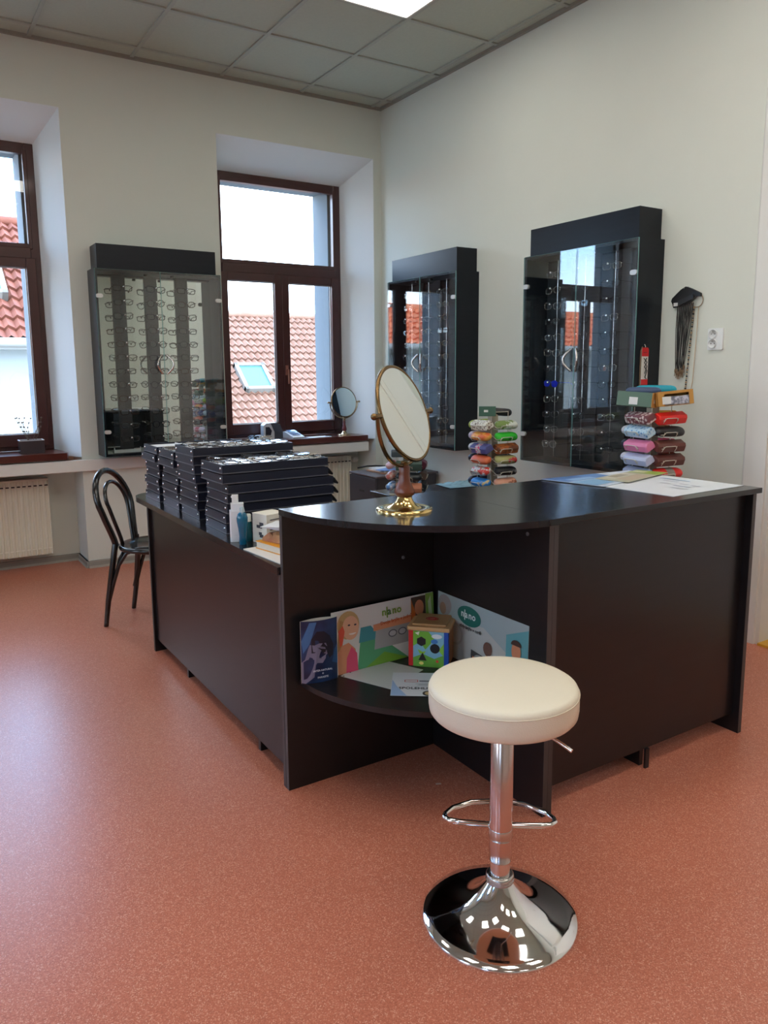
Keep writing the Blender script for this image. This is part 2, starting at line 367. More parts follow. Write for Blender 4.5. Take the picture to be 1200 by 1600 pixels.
# radiators
def radiator(x0, x1, lab, valve=False):
    t = thing('radiator', lab, 'radiator', (x0, .22, .10), 0); W = x1-x0; h = .52
    b = MB(); n = int(W/.034); s = W/n; pl = []
    for i in range(n):
        x = i*s; pl += [(x, -.05), (x+s*.3, -.05), (x+s*.42, -.042), (x+s*.88, -.042)]
    pl += [(W, -.05), (W, -.03), (0, -.03)]
    b.prism(pl, 0, h, 'z'); part(t, 'front_panel', b, M_rad)
    part(t, 'back_panel', MB().box(0, W, .03, .045, 0, h), M_rad)
    g = MB().box(0, W, -.048, .045, h, h+.012).box(-.004, 0, -.05, .045, .0, h+.012).box(W, W+.004, -.05, .045, 0, h+.012)
    part(t, 'casing', g, M_rad)
    sl = MB()
    for i in range(n): sl.box(i*s+s*.35, i*s+s*.95, -.052, -.049, h-.038, h-.030)
    part(t, 'vent_slots', sl, M_dark)
    sl = MB()
    for i in range(n): sl.box(i*s+s*.35, i*s+s*.95, -.052, -.049, .04, .046)
    part(t, 'lower_slots', sl, C((245, 240, 225), .4))
    for x in (.1, W-.13): part(t, 'bracket', MB().box(x, x+.03, .045, .08, .05, h-.05), M_rad)
    for x in (.05, .1): part(t, 'feed_pipe', MB().tube([(x, 0, .01), (x, 0, -.10)], .009, 8), M_rad)
    if valve:
        Mx = Matrix.Translation((W+.03, 0, h-.03)) @ Matrix.Rotation(pi/2, 4, 'Y')
        v = part(t, 'thermostat_valve', MB().lathe([(.012, -.03), (.012, 0), (.022, .002), (.024, .02), (.024, .05), (.02, .062)], 16, 0, (0, 0, 0), Mx), C((235, 232, 222), .4))
radiator(-3.55, -2.645, 'cream ribbed panel radiator below the left-edge window')
radiator(-1.25, -.222, 'cream ribbed panel radiator behind the tray stacks, below the corner window', True)
radiator(-5.95, -4.95, 'cream ribbed panel radiator in the far left window niche')

# ceiling light panels; all but the corner one are added for brightness, unseen
def panel(x, y, lab):
    t = thing('ceiling_light', lab, 'ceiling light', (x, y, H), 0, 'ceiling light panels')
    b = .3005
    f = MB().box(-b, b, -b, -b+.012, -.004, .006).box(-b, b, b-.012, b, -.004, .006).box(-b, -b+.012, -b, b, -.004, .006).box(b-.012, b, -b, b, -.004, .006)
    part(t, 'frame', f, M_white); part(t, 'diffuser', MB().box(-b+.012, b-.012, -b+.012, b-.012, -.002, .006), M_panel)
def cell(i, k): return -.7155-.3125-.625*i, -.185-1.25-.3125-.625*k
for i, k, l in ((0, 0, 'square ceiling light panel nearest the room corner'), (4, 0, 'square ceiling light panel near the window wall, left of the corner one'),
                (0, 3, 'square ceiling light panel above the right end of the counter'), (2, 3, 'square ceiling light panel above the white stool'), (4, 3, 'square ceiling light panel left of the stool, level with the counter'),
                (0, 5, 'square ceiling light panel over the door in the right wall'), (2, 5, 'square ceiling light panel over the customer side, middle of its row'), (4, 5, 'square ceiling light panel over the customer side, left of its row'),
                (0, 8, 'square ceiling light panel at the right of the front row'), (2, 8, 'square ceiling light panel in the middle of the front row'), (4, 8, 'square ceiling light panel at the left of the front row')):
    panel(*cell(i, k), l)

# ------------------------------------------------------------------ houses outside
def roof_mesh(x0, x1, y0, z0, y1, z1, rows, tile=.17):
    b = MB(); n = int((x1-x0)/tile*6); L = math.hypot(y1-y0, z1-z0); ny, nz_ = -(z1-z0)/L, (y1-y0)/L; rows_ = []
    for r in range(rows):
        for e in (0, 1):
            t = (r+e)/rows; lift = .055*(1-e)+.005; ring = []
            for k in range(n+1):
                x = x0+(x1-x0)*k/n; ph = (k % 6)/6
                w_ = lift+.03*(sin(2*pi*ph)+.4*sin(4*pi*ph))
                ring.append((x, y0+(y1-y0)*t+ny*w_, z0+(z1-z0)*t+nz_*w_))
            rows_.append(ring)
    vs_ = [p for r in rows_ for p in r]; m = n+1
    b.add(vs_, [(i*m+k, i*m+k+1, (i+1)*m+k+1, (i+1)*m+k) for i in range(len(rows_)-1) for k in range(n)], 0, False)
    return b
M_tile = two_tone('roof_tile', (98, 48, 31), (114, 62, 44), 3.5, .35, .65, .8)
M_tile2 = two_tone('roof_tile_pale', (118, 84, 67), (130, 98, 82), 3.5, .35, .65, .8)
M_rend = mat('house_render', (150, 152, 150), .9)
def house(lab, x0, x1, y0, z0, y1, z1, rows, mt, skyl):
    t = thing('house', lab, 'house', ((x0+x1)/2, y0+.4, -5)); ox, oy, oz = (x0+x1)/2, y0+.4, -5
    def sh(b): b.v = [(p[0]-ox, p[1]-oy, p[2]-oz) for p in b.v]; return b
    part(t, 'roof', sh(roof_mesh(x0, x1, y0, z0, y1, z1, rows)), mt)
    part(t, 'rear_roof', sh(MB().prism([(y1, z1), (2*y1-y0, z0), (2*y1-y0, z0-.1), (y1, z1-.1)], x0, x1, 'x')), mt)
    part(t, 'ridge', sh(MB().tube([(x0, y1, z1+.02), (x1, y1, z1+.02)], .1, 10)), mt)
    part(t, 'wall', sh(MB().prism([(y0+.4, -5), (2*y1-y0-.4, -5), (2*y1-y0-.4, z0-.02), (y1, z1-.12), (y0+.4, z0+.2)], x0+.3, x1-.3, 'x')), M_rend)
    part(t, 'gutter', sh(MB().tube([(x0, y0-.07, z0-.03), (x1, y0-.07, z0-.03)], .07, 10).box(x0, x1, y0, y0+.4, z0-.14, z0-.06)), C((150, 146, 140), .5))
    L = math.hypot(y1-y0, z1-z0); ey, ez = (y1-y0)/L, (z1-z0)/L; ny, nz_ = -ez, ey
    for (cx, s, w_, h_) in skyl:
        Mx = Matrix(((1, 0, 0, cx-ox), (0, ey, ny, y0+ey*s*L-oy), (0, ez, nz_, z0+ez*s*L-oz), (0, 0, 0, 1)))
        a, b_ = w_/2, h_/2
        fr = MB()
        for q in ((-a, a, -b_, -b_+.09), (-a, a, b_-.09, b_), (-a, -a+.09, -b_, b_), (a-.09, a, -b_, b_)): fr.box(q[0], q[1], q[2], q[3], 0, .17, 0, Mx)
        rw = part(t, 'roof_window', fr, C((128, 124, 116), .5))
        part(rw, 'pane', MB().box(-a+.09, a-.09, -b_+.09, b_-.09, .1, .13, 0, Mx), mat('sky_pane', (62, 118, 132), .3))
    return t
house('pale tiled house roof with a skylight, seen through the corner window', 2.3, 17, 8.9, -1.55, 14, 2.80, 26, M_tile2, [(3.93, .615, .78, .95)])
house('orange tiled house with gutter and white wall, seen through the left window', -4.6, .4, 8, 1.86, 11, 4.15, 13, M_tile, [(-1.98, .42, .5, .95)])
house('low orange tiled house mirrored in the right-wall cabinet glass', -15, -4.9, 8, 1.86, 9.2, 2.72, 7, two_tone('roof_tile_bright', (206, 104, 66), (226, 134, 92), 3.5, .35, .65, .8), [])
an = thing('roof_antenna', 'thin TV antenna above the pale roof ridge outside', 'antenna', (4.75, 14.3, 2.6))
part(an, 'mast', MB().tube([(0, 0, 0), (0, 0, 1.75)], .018, 6), C((150, 150, 150), .5))
g = MB().tube([(-.45, 0, 1.25), (.3, 0, 1.25)], .012, 6).tube([(-.2, 0, 1.6), (.25, 0, 1.6)], .012, 6)
for k in range(5): g.tube([(-.42+.16*k, -.2, 1.25), (-.42+.16*k, .2, 1.25)], .01, 6)
part(an, 'aerial', g, C((150, 150, 150), .5))
struct('ground', MB().box(-60, 60, -60, 80, -5.2, -5), C((150, 150, 145), .9), 'pale street ground outside the windows', 'ground')

# ------------------------------------------------------------------ desk units
xi, yi, xl, xr, yf, yw = -1.922, -3.369, -2.522, -.923, -3.949, -1.87
zt, zl, th = .933, .748, .019
# low desk
t = thing('low_desk', 'long low black desk section carrying the stacked trays', 'desk', (xl+.3, (yi+yw)/2, 0)); ox, oy = xl+.3, (yi+yw)/2
def L2(b): b.v = [(p[0]-ox, p[1]-oy, p[2]) for p in b.v]; return b
far = -1.60; r_ = .13
poly = [(xl-.012, yi-.002), (-1.93, yi-.002), (-1.93, far)] + [(xl-.012+r_+r_*cos(a), far-r_+r_*sin(a)) for a in [pi/2+pi/2*k/8 for k in range(9)]]
part(t, 'worktop', L2(MB().prism(poly[::-1], zl-.025, zl)), M_blackh, .002)
part(t, 'front_panel', L2(MB().box(xl+.012, xl+.03, yi-.0, yw-.01, .062, zl-.025)), M_black)
part(t, 'end_panel', L2(MB().box(xl, -1.96, yw-.009, yw+.009, 0, zl-.025)), M_black, .001)
part(t, 'end_panel', L2(MB().box(xl, -1.96, yi+.002, yi+.02, 0, zl-.025)), M_black, .001)
for y in (-2.28, -3.08): part(t, 'divider', L2(MB().box(xl+.03, -1.98, y-.009, y+.009, 0, zl-.025)), M_black)
part(t, 'edge_band', L2(MB().box(xl-.0009, xl, yi+.002, yi+.02, 0.002, zl-.03)), M_edge)
part(t, 'edge_band', L2(MB().box(xl-.0009, xl, yw-.009, yw+.009, .002, zl-.03)), M_edge)
# quarter round shelf unit
t = thing('corner_shelf_unit', 'open quarter-round end unit with a curved shelf and curved top', 'shelf unit', (xi, yi, 0)); ox, oy = xi, yi
def quarter(r, n=24): return [(0, 0)] + [(-r*cos(pi/2*k/n), -r*sin(pi/2*k/n)) for k in range(n+1)]
part(t, 'top', MB().prism(quarter(.602)[::-1], zt-th, zt), M_blackh)
part(t, 'side_panel', L2(MB().box(xl, xi, yi-.0185, yi-.0005, 0, zt-th)), M_black, .001)
part(t, 'side_panel', L2(MB().box(xi-.0185, xi-.0005, yf, yi-.0185, 0, zt-th)), M_black, .001)
part(t, 'shelf', MB().prism([(p[0]-.0185, p[1]-.0185) for p in quarter(.535)][::-1], .354, .372), M_black)
part(t, 'screw_cap', MB().lathe([(.006, 0), (.006, .002), (.003, .003)], 12, 0, (0, 0, 0), Matrix.Translation((-.15, -.0185, .72)) @ Matrix.Rotation(pi/2, 4, 'X')), C((90, 90, 95), .4))
part(t, 'screw_cap', MB().lathe([(.006, 0), (.006, .002), (.003, .003)], 12, 0, (0, 0, 0), Matrix.Translation((-.0185, -.49, .87)) @ Matrix.Rotation(-pi/2, 4, 'Y')), C((90, 90, 95), .4))
part(t, 'edge_band', L2(MB().box(xl-.0009, xl, yi-.0185, yi-.0005, .002, zt-th-.001)), M_edge)
part(t, 'edge_band', L2(MB().box(xi-.0185, xi-.0005, yf-.0009, yf, .002, zt-th-.001)), M_edge)
# high counter
t = thing('reception_counter', 'high black counter section standing behind the white stool', 'counter', ((xi+xr)/2, yf+.3, 0)); ox, oy = (xi+xr)/2, yf+.3
part(t, 'top', L2(MB().box(xi+.0005, xr+.002, yf-.02, yi, zt-th, zt)), M_blackh, .0015)
part(t, 'front_panel', L2(MB().box(xi+.018, xr-.02, yf+.028, yf+.046, .07, zt-th)), M_black)
part(t, 'end_panel', L2(MB().box(xi+.0005, xi+.018, yf, yi, 0, zt-th)), M_black, .001)
part(t, 'end_panel', L2(MB().box(xr-.019, xr, yf, yi, 0, zt-th)), M_black, .001)
part(t, 'divider', L2(MB().box(-1.44, -1.422, yf+.046, yi, 0, zt-th)), M_black)
part(t, 'divider', L2(MB().box(-1.44, -1.422, yf+.02, yf+.028, 0, .07)), M_black)
part(t, 'edge_band', L2(MB().box(xi+.0005, xi+.018, yf-.0009, yf, .002, zt-th-.001)), M_edge)
part(t, 'edge_band', L2(MB().box(xr-.019, xr, yf-.0009, yf, .002, zt-th-.001)), M_edge)
# low table behind the counter
t = thing('low_table', 'low black table behind the counter under the case racks', 'table', (-.68, -2.42, 0))
part(t, 'tabletop', MB().box(-.42, .40, -.86, .84, .605, .63), M_blackh, .002)
for sx in (-.35, .37):
    for sy in (-.83, .81): part(t, 'leg', MB().box(sx-.02, sx+.02, sy-.02, sy+.02, 0, .605), M_blackp)

# ------------------------------------------------------------------ wall display cabinets
HW = .428
def cabinet(lab, loc, rot, mirror):
    t = thing('display_cabinet', lab, 'display cabinet', loc, rot)
    z0, z1, D = .79, 2.025, .195
    b = MB().box(-HW, -HW+.018, -D, 0, z0, z1).box(HW-.018, HW, -D, 0, z0, z1).box(-HW+.018, HW-.018, -D, 0, z1-.018, z1).box(-HW+.018, HW-.018, -D, 0, z0, z0+.018).box(-HW+.018, HW-.018, -.012, 0, z0+.018, z1-.018)
    part(t, 'carcass', b, M_cab)
    part(t, 'crown_box', MB().box(-.403, .403, -.176, 0, z1, 2.183), M_cab, .0015)
    part(t, 'mirror_back' if mirror else 'back_panel', MB().box(-HW+.018, HW-.018, -.018, -.0125, z0+.018, z1-.03), M_mirror if mirror else C((44, 47, 52), .3))
    for x in (-.2375, -.0205, .1965):
        c = part(t, 'display_column', MB().box(x-.043, x+.043, -.034, -.0185, z0+.018, z1-.018), M_col)
        p = MB()
        for i in range(12):
            z = 1.913-.0915*i
            p.tube([(x, -.034, z), (x, -.165, z+.004)], .0028, 6).ball((x, -.167, z+.004), .008, 0, 8, 6)
        part(c, 'pegs', p, M_chrome)
        if not mirror: part(c, 'support_rod', MB().tube([(x, -.105, z0+.018), (x, -.105, z1-.018)], .0022, 6), M_chrome)
    for s, (a, b_) in enumerate(((-HW+.002, -.0015), (.0015, HW-.002))):
        d = part(t, 'glass_door', MB().box(a, b_, -D-.009, -D-.003, z0+.003, z1-.004), M_glass)
        ed = MB().box(a-.0006, a, -D-.009, -D-.003, z0+.003, z1-.004).box(b_, b_+.0006, -D-.009, -D-.003, z0+.003, z1-.004).box(a, b_, -D-.009, -D-.003, z1-.004, z1-.0034)
        part(d, 'polished_edge', ed, M_gedge)
        sg = -1 if s == 0 else 1; hx = sg*.018
        arc = [(hx+sg*.036*sin(pi*k/10), -D-.010-.030*sin(pi*k/10), 1.343+.125*k/10) for k in range(11)]
        part(d, 'handle', MB().tube(arc, .0075, 8), M_satin)
        ox_ = a+.022 if s == 0 else b_-.022
        for z in (1.848, .958):
            Mx = Matrix.Translation((ox_, -D-.002, z)) @ Matrix.Rotation(pi/2, 4, 'X')
            h = MB().prism(rrect(-.022, .022, -.013, .013, .0125, 5), 0, .013, 'z'); h.v = [tuple(Mx @ V(p)) for p in h.v]
            part(d, 'hinge_clip', h, C((214, 214, 210), .3, metal=.4))
    lk = MB()
    for x in (-.09, .09): lk.lathe([(.012, 0), (.012, .014), (.009, .016)], 14, 0, (x, -D+.03, z1-.036), None)
    part(t, 'spotlight', lk, M_blackp)
    return t
cabinet('glazed black cabinet on the window wall, between the two windows', (-1.9025, 0, 0), 0, True)
cabinet('glazed black cabinet on the right wall, next to the room corner', (0, -.83, 0), -pi/2, False)
cabinet('glazed black cabinet on the right wall, nearest the socket', (0, -2.3575, 0), -pi/2, False)
tag(link('label_holder', MB().box(-.09, .09, 0, .03, 0, .02).box(-.09, -.085, 0, .004, .02, .035).box(.085, .09, 0, .004, .02, .035).mesh('label_holder', C((205, 205, 200), .4)), None, (-2.17, -.15, .809)), 'small white strip lying on the floor of the window-wall cabinet', 'label strip')

# eyeglasses -------------------------------------------------------
def rim(kind, s):
    rx, rz, p = {'rect': (.0265, .017, 4), 'round': (.0235, .0215, 2), 'oval': (.026, .0185, 2.5), 'cat': (.0265, .019, 3)}[kind]
    out = []
    for k in range(18):
        a = 2*pi*k/18; c, q = cos(a), sin(a)
        x = rx*math.copysign(abs(c)**(2/p), c); z = rz*math.copysign(abs(q)**(2/p), q)
        if kind == 'cat' and q > 0: z += .005*max(0, c*s)
        out.append((s*.0345+x, 0, z))
    return out
GL = {}
def glasses_mesh(kind, rgb, r=.0014, folded=False, lens=None, metal=0.):
    k = (kind, rgb, r, folded, lens)
    if k in GL: return GL[k]
    b = MB()
    for s in (-1, 1):
        pts = rim(kind, s); b.tube(pts, r, 5, True)
        b.add([(p[0], 0, p[2]) for p in pts], [tuple(range(18))], 1)
        hx = s*.0655
        b.tube([(s*.06, 0, .008), (hx, .001, .009), (hx, .008, .009)], r*1.1, 5)
        if folded: b.tube([(hx, .008, .009), (hx-s*.02, .012, .008), (-s*.035, .012+.003*(s+1), .007), (-s*.058, .013+.003*(s+1), -.008)], r, 5)
        else: b.tube([(hx, .008, .009), (hx-s*.001, .060, .009), (hx-s*.002, .100, .008), (hx-s*.003, .122, -.008)], r, 5)
    b.tube([(-.0115, 0, .006), (-.005, -.001, .010), (.005, -.001, .010), (.0115, 0, .006)], r*1.1, 5)
    GL[k] = b.mesh('eyeglasses', [C(rgb, .25, metal=metal), lens and C(lens, .15) or M_lens]); return GL[k]
KD = ['rect', 'oval', 'cat', 'round']; CR = [(24, 22, 24), (40, 30, 30), (30, 34, 48), (60, 40, 30), (34, 34, 36)]
CN = ['left', 'middle', 'right']
NAMEC = {(24, 22, 24): 'black', (40, 30, 30): 'dark brown', (30, 34, 48): 'dark blue', (60, 40, 30): 'brown', (34, 34, 36): 'dark grey', (196, 190, 180): 'silver', (150, 150, 155): 'grey metal', (205, 180, 140): 'gold', (32, 44, 205): 'bright blue'}
def fill(center, rot, where, grp, palette, metal):
    cr_, sr = cos(rot), sin(rot)
    for c, lx in enumerate((-.2375, -.0205, .1965)):
        for i in range(12):
            rgb = palette[(i*3+c*2+i*i) % len(palette)]; kd = KD[(i+c*2+i//3) % 4]; mt_ = metal; ln = None
            if where.startswith('socket') and c == 0 and i == 7: rgb = (32, 44, 205); mt_ = 0; ln = (24, 36, 190)
            me = glasses_mesh(kd, rgb, .0014 if metal else .0026, False, ln, mt_)
            x, y, z = lx+random.uniform(-.006, .006), -.140, 1.913-.0915*i-.0045
            o = link('eyeglasses', me, None, (center[0]+x*cr_-y*sr, center[1]+x*sr+y*cr_, z), (RAD(random.uniform(-4, 4)), RAD(random.uniform(-3, 3)), rot+RAD(random.uniform(-5, 5))))
            tag(o, '%s %s-lens eyeglasses, %s row of the %s column, %s cabinet' % (NAMEC[rgb], {'rect': 'rectangular', 'oval': 'oval', 'cat': 'winged', 'round': 'round'}[kd], order(i, 12), CN[c], where), 'eyeglasses', grp)
fill((-1.9025, 0), 0, 'window-wall', 'eyeglasses on the window-wall cabinet pegs', CR, 0.)
fill((0, -.83), -pi/2, 'corner-side', 'eyeglasses in the corner-side cabinet', [(196, 190, 180), (150, 150, 155), (205, 180, 140)], .8)
fill((0, -2.3575), -pi/2, 'socket-side', 'eyeglasses in the socket-side cabinet', [(150, 150, 155), (196, 190, 180), (34, 34, 36)], .8)

# ------------------------------------------------------------------ stacked trays
TL, TW, THH = .45, .228, .0345
b = MB()
b.box(0, TL, 0, TW, 0, .004).box(0, TL, 0, .006, .004, THH).box(0, TL, TW-.006, TW, .004, THH).box(0, .006, .006, TW-.006, .004, THH).box(TL-.006, TL, .006, TW-.006, .004, THH)
tray_box = b.mesh('box', M_tray)
tray_lip = MB().box(-.0022, TL+.0022, -.0022, 0, .0005, .0038).box(-.0022, 0, 0, TW, .0005, .0038).mesh('bottom_lip', C((92, 92, 98), .4))
snap = MB().lathe([(.0052, 0), (.0052, .0016), (.003, .0032), (0, .0034)], 12, 0, (0, 0, 0), Matrix.Rotation(-pi/2, 4, 'Y')).mesh('snap', M_chrome)
tabm = MB().prism([(0, .028), (.006, .03), (.012, .026), (.03, .004), (.027, -.002), (.021, .001), (.008, .02), (0, .022)], .012, .055, 'y').mesh('pull_tab', M_blackp)
ins = MB()
for i in range(3):
    for j in range(4):
        ins.box(.008+i*.145, .008+i*.145+.141, .008+j*.053, .008+j*.053+.051, .0255, .027)
for i in range(1, 3): ins.box(.0065+i*.145-.001, .0065+i*.145+.001, .008, TW-.008, .0255, .033)
ins_m = ins.mesh('insert', M_felt)
STK = [('nearest', -2.805, 7, 0, 0), ('second nearest', -2.475, 8, .0, 0), ('third nearest', -2.215, 7, 0, 0), ('farthest', -1.95, 7, 0, 0)]
TOPS = {}
for name, y, n, dx, a in STK:
    for i in range(n):
        px_, py_ = -2.478+random.uniform(-.008, .006)+(-.012 if i > n-3 else 0), y+random.uniform(-.008, .006)+(.012 if i > n-3 and name == 'nearest' else 0)
        z = zl+.0005+i*.0375; rz = RAD(random.uniform(-1, 1))
        pos = 'top tray' if i == n-1 else ('bottom tray' if i == 0 else order(n-1-i, n)+' tray from the top')
        t = thing('eyeglass_tray', 'black padded tray with studs, %s in the %s stack' % (pos, name), 'tray', (px_, py_, z), rz, 'stacked frame trays')
        part(t, 'box', tray_box, None); part(t, 'bottom_lip', tray_lip, None)
        part(t, 'snap', snap, None, loc=(-.0002, .018, .020)); part(t, 'snap', snap, None, loc=(-.0002, TW-.02, .020))
        if i < n-1: part(t, 'pull_tab', tabm, None, loc=(TL, 0, 0))
        if i == n-1: part(t, 'insert', ins_m, None, label='white felt insert'); TOPS[name] = (px_, py_, z, rz)
TR = [(60, 40, 30), (196, 190, 180), (24, 22, 24), (150, 150, 155), (30, 34, 48)]
RN = ['front', 'second', 'third', 'rear']
for name, cnt in (('nearest', 12), ('second nearest', 12), ('third nearest', 12)):
    px_, py_, z, rz = TOPS[name]
    for k in range(cnt):
        i, j = k % 3, k//3; rgb = TR[(k*2+len(name)) % 5]; kd = KD[(k+j) % 4]
        me = glasses_mesh(kd, rgb, .0017, True, None, .0 if sum(rgb) < 300 else .7)
        lx, ly = .079+i*.145, .008+j*.053+.014
        o = link('eyeglasses', me, None, (px_+lx, py_+ly+.006, z+.0375), (RAD(-80+random.uniform(-9, 9)), RAD(random.uniform(-8, 8)), rz+RAD(random.uniform(-12, 12))))
        tag(o, 'folded %s eyeglasses, %s row, %s compartment, top tray of the %s stack' % (NAMEC[rgb], RN[j], CN[i], name), 'eyeglasses', 'eyeglasses lying in the top trays')

# ------------------------------------------------------------------ bar stool
SX, SY = -2.331, -4.201
t = thing('bar_stool', 'white round padded bar stool on a chrome pedestal in front of the counter', 'stool', (SX, SY, 0), RAD(-38))
base = [(.0, .0), (.192, .0), (.1925, .004), (.190, .008), (.165, .013), (.13, .021), (.098, .034), (.072, .052), (.052, .072), (.038, .090), (.031, .1)]
part(t, 'pedestal_base', MB().lathe(base[1:], 64), M_chrome)
part(t, 'ribbed_collar', MB().lathe([(.0335, .098), (.0345, .10), (.0345, .116), (.031, .119), (.0265, .119)], 40).lathe([(.0355, .103), (.0355, .112)], 20, 0, smooth=False), M_satin)
part(t, 'gas_lift', MB().lathe([(.0245, .115), (.0245, .20)], 32), M_chrome)
part(t, 'outer_tube', MB().lathe([(.0265, .155), (.0275, .157), (.0282, .19), (.0282, .53), (.026, .532)], 32), mat('brushed_tube', (214, 196, 190), .2, 1.0))
pts = []
for x, y in [(0, .029), (.05, .031), (.1, .034), (.127, .039), (.139, .05), (.137, .066), (.118, .095), (.07, .126)]: pts.append((x, y, .228))
pts += [(0, .138, .228)]+[(-p[0], p[1], p[2]) for p in pts[:0:-1]]
part(t, 'footrest', MB().tube(pts, .0070, 10, True), M_chrome)
part(t, 'footrest_collar', MB().lathe([(.0285, .214), (.0295, .216), (.0295, .24), (.0285, .242)], 32), M_satin)
seat = [(.0, .542), (.160, .542), (.171, .545), (.1765, .552), (.1785, .566), (.1785, .598), (.1775, .607), (.1745, .613), (.168, .617), (.150, .620), (.09, .623), (0, .6235)]
st = part(t, 'seat', MB().lathe(seat, 64), M_leather)
part(st, 'seam', MB().tube([(.1783*cos(2*pi*k/48), .1783*sin(2*pi*k/48), .602) for k in range(48)], .0016, 6, True), C((222, 210, 186), .5))
part(t, 'mounting_plate', MB().box(-.07, .07, -.07, .07, .533, .542), M_blackp, .004)
part(t, 'lever', MB().tube([(.015, -.02, .530), (.028, -.09, .530), (.044, -.155, .512), (.05, -.178, .504)], [.0045, .0045, .0045, .005], 8), M_satin, rot=RAD(38))

# ------------------------------------------------------------------ bentwood chair
t = thing('bentwood_chair', 'black bentwood chair with a double-loop back beside the low desk', 'chair', (-2.528, -1.235, 0), math.atan2(-.65, .76))
zs, sc_ = .435, .235
part(t, 'seat', MB().lathe([(0, zs-.03), (.17, zs-.03), (.198, zs-.022), (.203, zs-.008), (.198, zs), (.185, zs+.003), (.15, zs-.003), (0, zs-.006)], 40, 0, (sc_, 0, 0)), M_chair)
def bx_(z):   # lean of the back posts
    return .055-.22*max(0, z-.44)-.10*max(0, z-.62)
for s in (-1, 1):
    part(t, 'rear_leg', MB().tube([(-.004, s*.162, 0), (.02, s*.164, .15), (.045, s*.150, .32), (.055, s*.122, zs+.01)], [.0125, .0145, .016, .0165], 12), M_chair)
    part(t, 'front_leg', MB().tube([(.43, s*.165, 0), (.40, s*.15, .2), (.375, s*.135, zs-.025)], [.0115, .014, .0165], 12), M_chair)
def loop(w_, z0, ztop, r, off=0, k0=.62):
    p = []; hz = ztop-w_*.98
    def wd(k): u = k/6; return w_*(k0+(1-k0)*(u*u*(3-2*u)*.6+.4*u))
    for k in range(6): z = z0+(hz-z0)*k/6; p.append((bx_(z)+off, -wd(k), z))
    for k in range(15): a = pi-pi*k/14; z = hz+w_*.98*sin(a); p.append((bx_(z)+off, w_*cos(a), z))
    for k in range(5, -1, -1): z = z0+(hz-z0)*k/6; p.append((bx_(z)+off, wd(k), z))
    return MB().tube(p, r, 10)
part(t, 'outer_back_loop', loop(.172, zs, .825, .0165, 0, .66), M_chair)
part(t, 'inner_back_loop', loop(.105, zs-.01, .765, .0105, .012, .58), M_chair)
for s in (-1, 1):
    pr = [(.02, s*.157, .14), (.05, s*.155, .24), (.085, s*.153, .34), (.13, s*.150, .405), (.19, s*.146, .428), (.25, s*.142, .43)]
    part(t, 'knee_brace', MB().tube(pr, .0105, 10), M_chair)
pr = [(.015, -.148, .14), (.05, -.138, .26), (.07, -.11, .36), (.085, -.07, .415), (.09, 0, .43), (.085, .07, .415), (.07, .11, .36), (.05, .138, .26), (.015, .148, .14)]
part(t, 'rear_brace', MB().tube(pr, .010, 10), M_chair)

# ------------------------------------------------------------------ table mirrors
def stand_mirror(name, lab, loc, az, tilt, D, zc, neck, m_neck, m_met, base_r, roll_=0):
    t = thing(name, lab, 'mirror', loc, az)
    R = D/2; Rx = Matrix.Translation((0, 0, zc)) @ Matrix.Rotation(roll_, 4, 'Y') @ Matrix.Rotation(tilt, 4, 'X')
    q = MB().prism(ell(0, 0, R-.004, R-.004, 48), -.004, .004, 'y'); q.v = [tuple(Rx @ V(p)) for p in q.v]
    part(t, 'mirror_disc', q, M_mirror)
    r = MB().tube([(R*cos(2*pi*k/48), 0, R*sin(2*pi*k/48)) for k in range(48)], .0052*D/.29+.001, 8, True); r.v = [tuple(Rx @ V(p)) for p in r.v]
    part(t, 'rim', r, M_oldbrass)
    Ro = R+.016*D/.29+.004
    p = [(Ro*cos(a), 0, zc+Ro*.95*sin(a)) for a in [pi+pi*k/28 for k in range(29)]]
    rr = Matrix.Translation((0, 0, zc)) @ Matrix.Rotation(roll_, 4, 'Y') @ Matrix.Translation((0, 0, -zc))
    y = MB().tube([rr @ V(k) for k in p], .0052*D/.29+.0006, 8)
    part(t, 'yoke', y, m_met)
    for s in (-1, 1):
        k = MB().tube([rr @ V((s*(R), 0, zc)), rr @ V((s*(Ro+.018*D/.29), 0, zc))], .0075*D/.29, 10).ball(tuple(rr @ V((s*(Ro+.02*D/.29), 0, zc))), .010*D/.29, 0, 10, 8)
        part(t, 'pivot_knob', k, m_met)
    part(t, 'neck', MB().lathe(neck, 28), m_neck)
    part(t, 'collar', MB().lathe([(.012*D/.29, neck[-1][1]-.004), (.014*D/.29, neck[-1][1]), (.010*D/.29, neck[-1][1]+.008), (.013*D/.29, neck[-1][1]+.012), (.009*D/.29, zc-Ro*.95+.008)], 20), m_met)
    part(t, 'base', MB().lathe([(base_r, 0), (base_r, .004), (base_r*.97, .008), (base_r*.86, .010), (base_r*.8, .007), (base_r*.6, .010), (base_r*.42, .018), (base_r*.30, .030), (base_r*.25, neck[0][1])], 40), M_brass if name == 'counter_mirror' else m_met)
    return t
stand_mirror('counter_mirror', 'large round brass tilting mirror with a turned wooden neck on the counter', (-2.214, -3.608, zt), RAD(29), RAD(-18), .290, .294,
             [(.022, .042), (.030, .050), (.031, .058), (.026, .072), (.018, .090), (.0165, .115), (.0175, .132), (.013, .139)], M_turned, M_oldbrass, .087)
M_bone = C((222, 208, 180), .4)
stand_mirror('sill_mirror', 'small round swivel mirror on the window sill in the corner', (-.335, .075, .82), RAD(5), RAD(-10), .245, .275,
             [(.013, .035), (.020, .045), (.018, .06), (.011, .09), (.012, .11), (.009, .125)], mat('plum_wood', (96, 40, 44), .35), C((170, 150, 120), .25, metal=.8), .055)

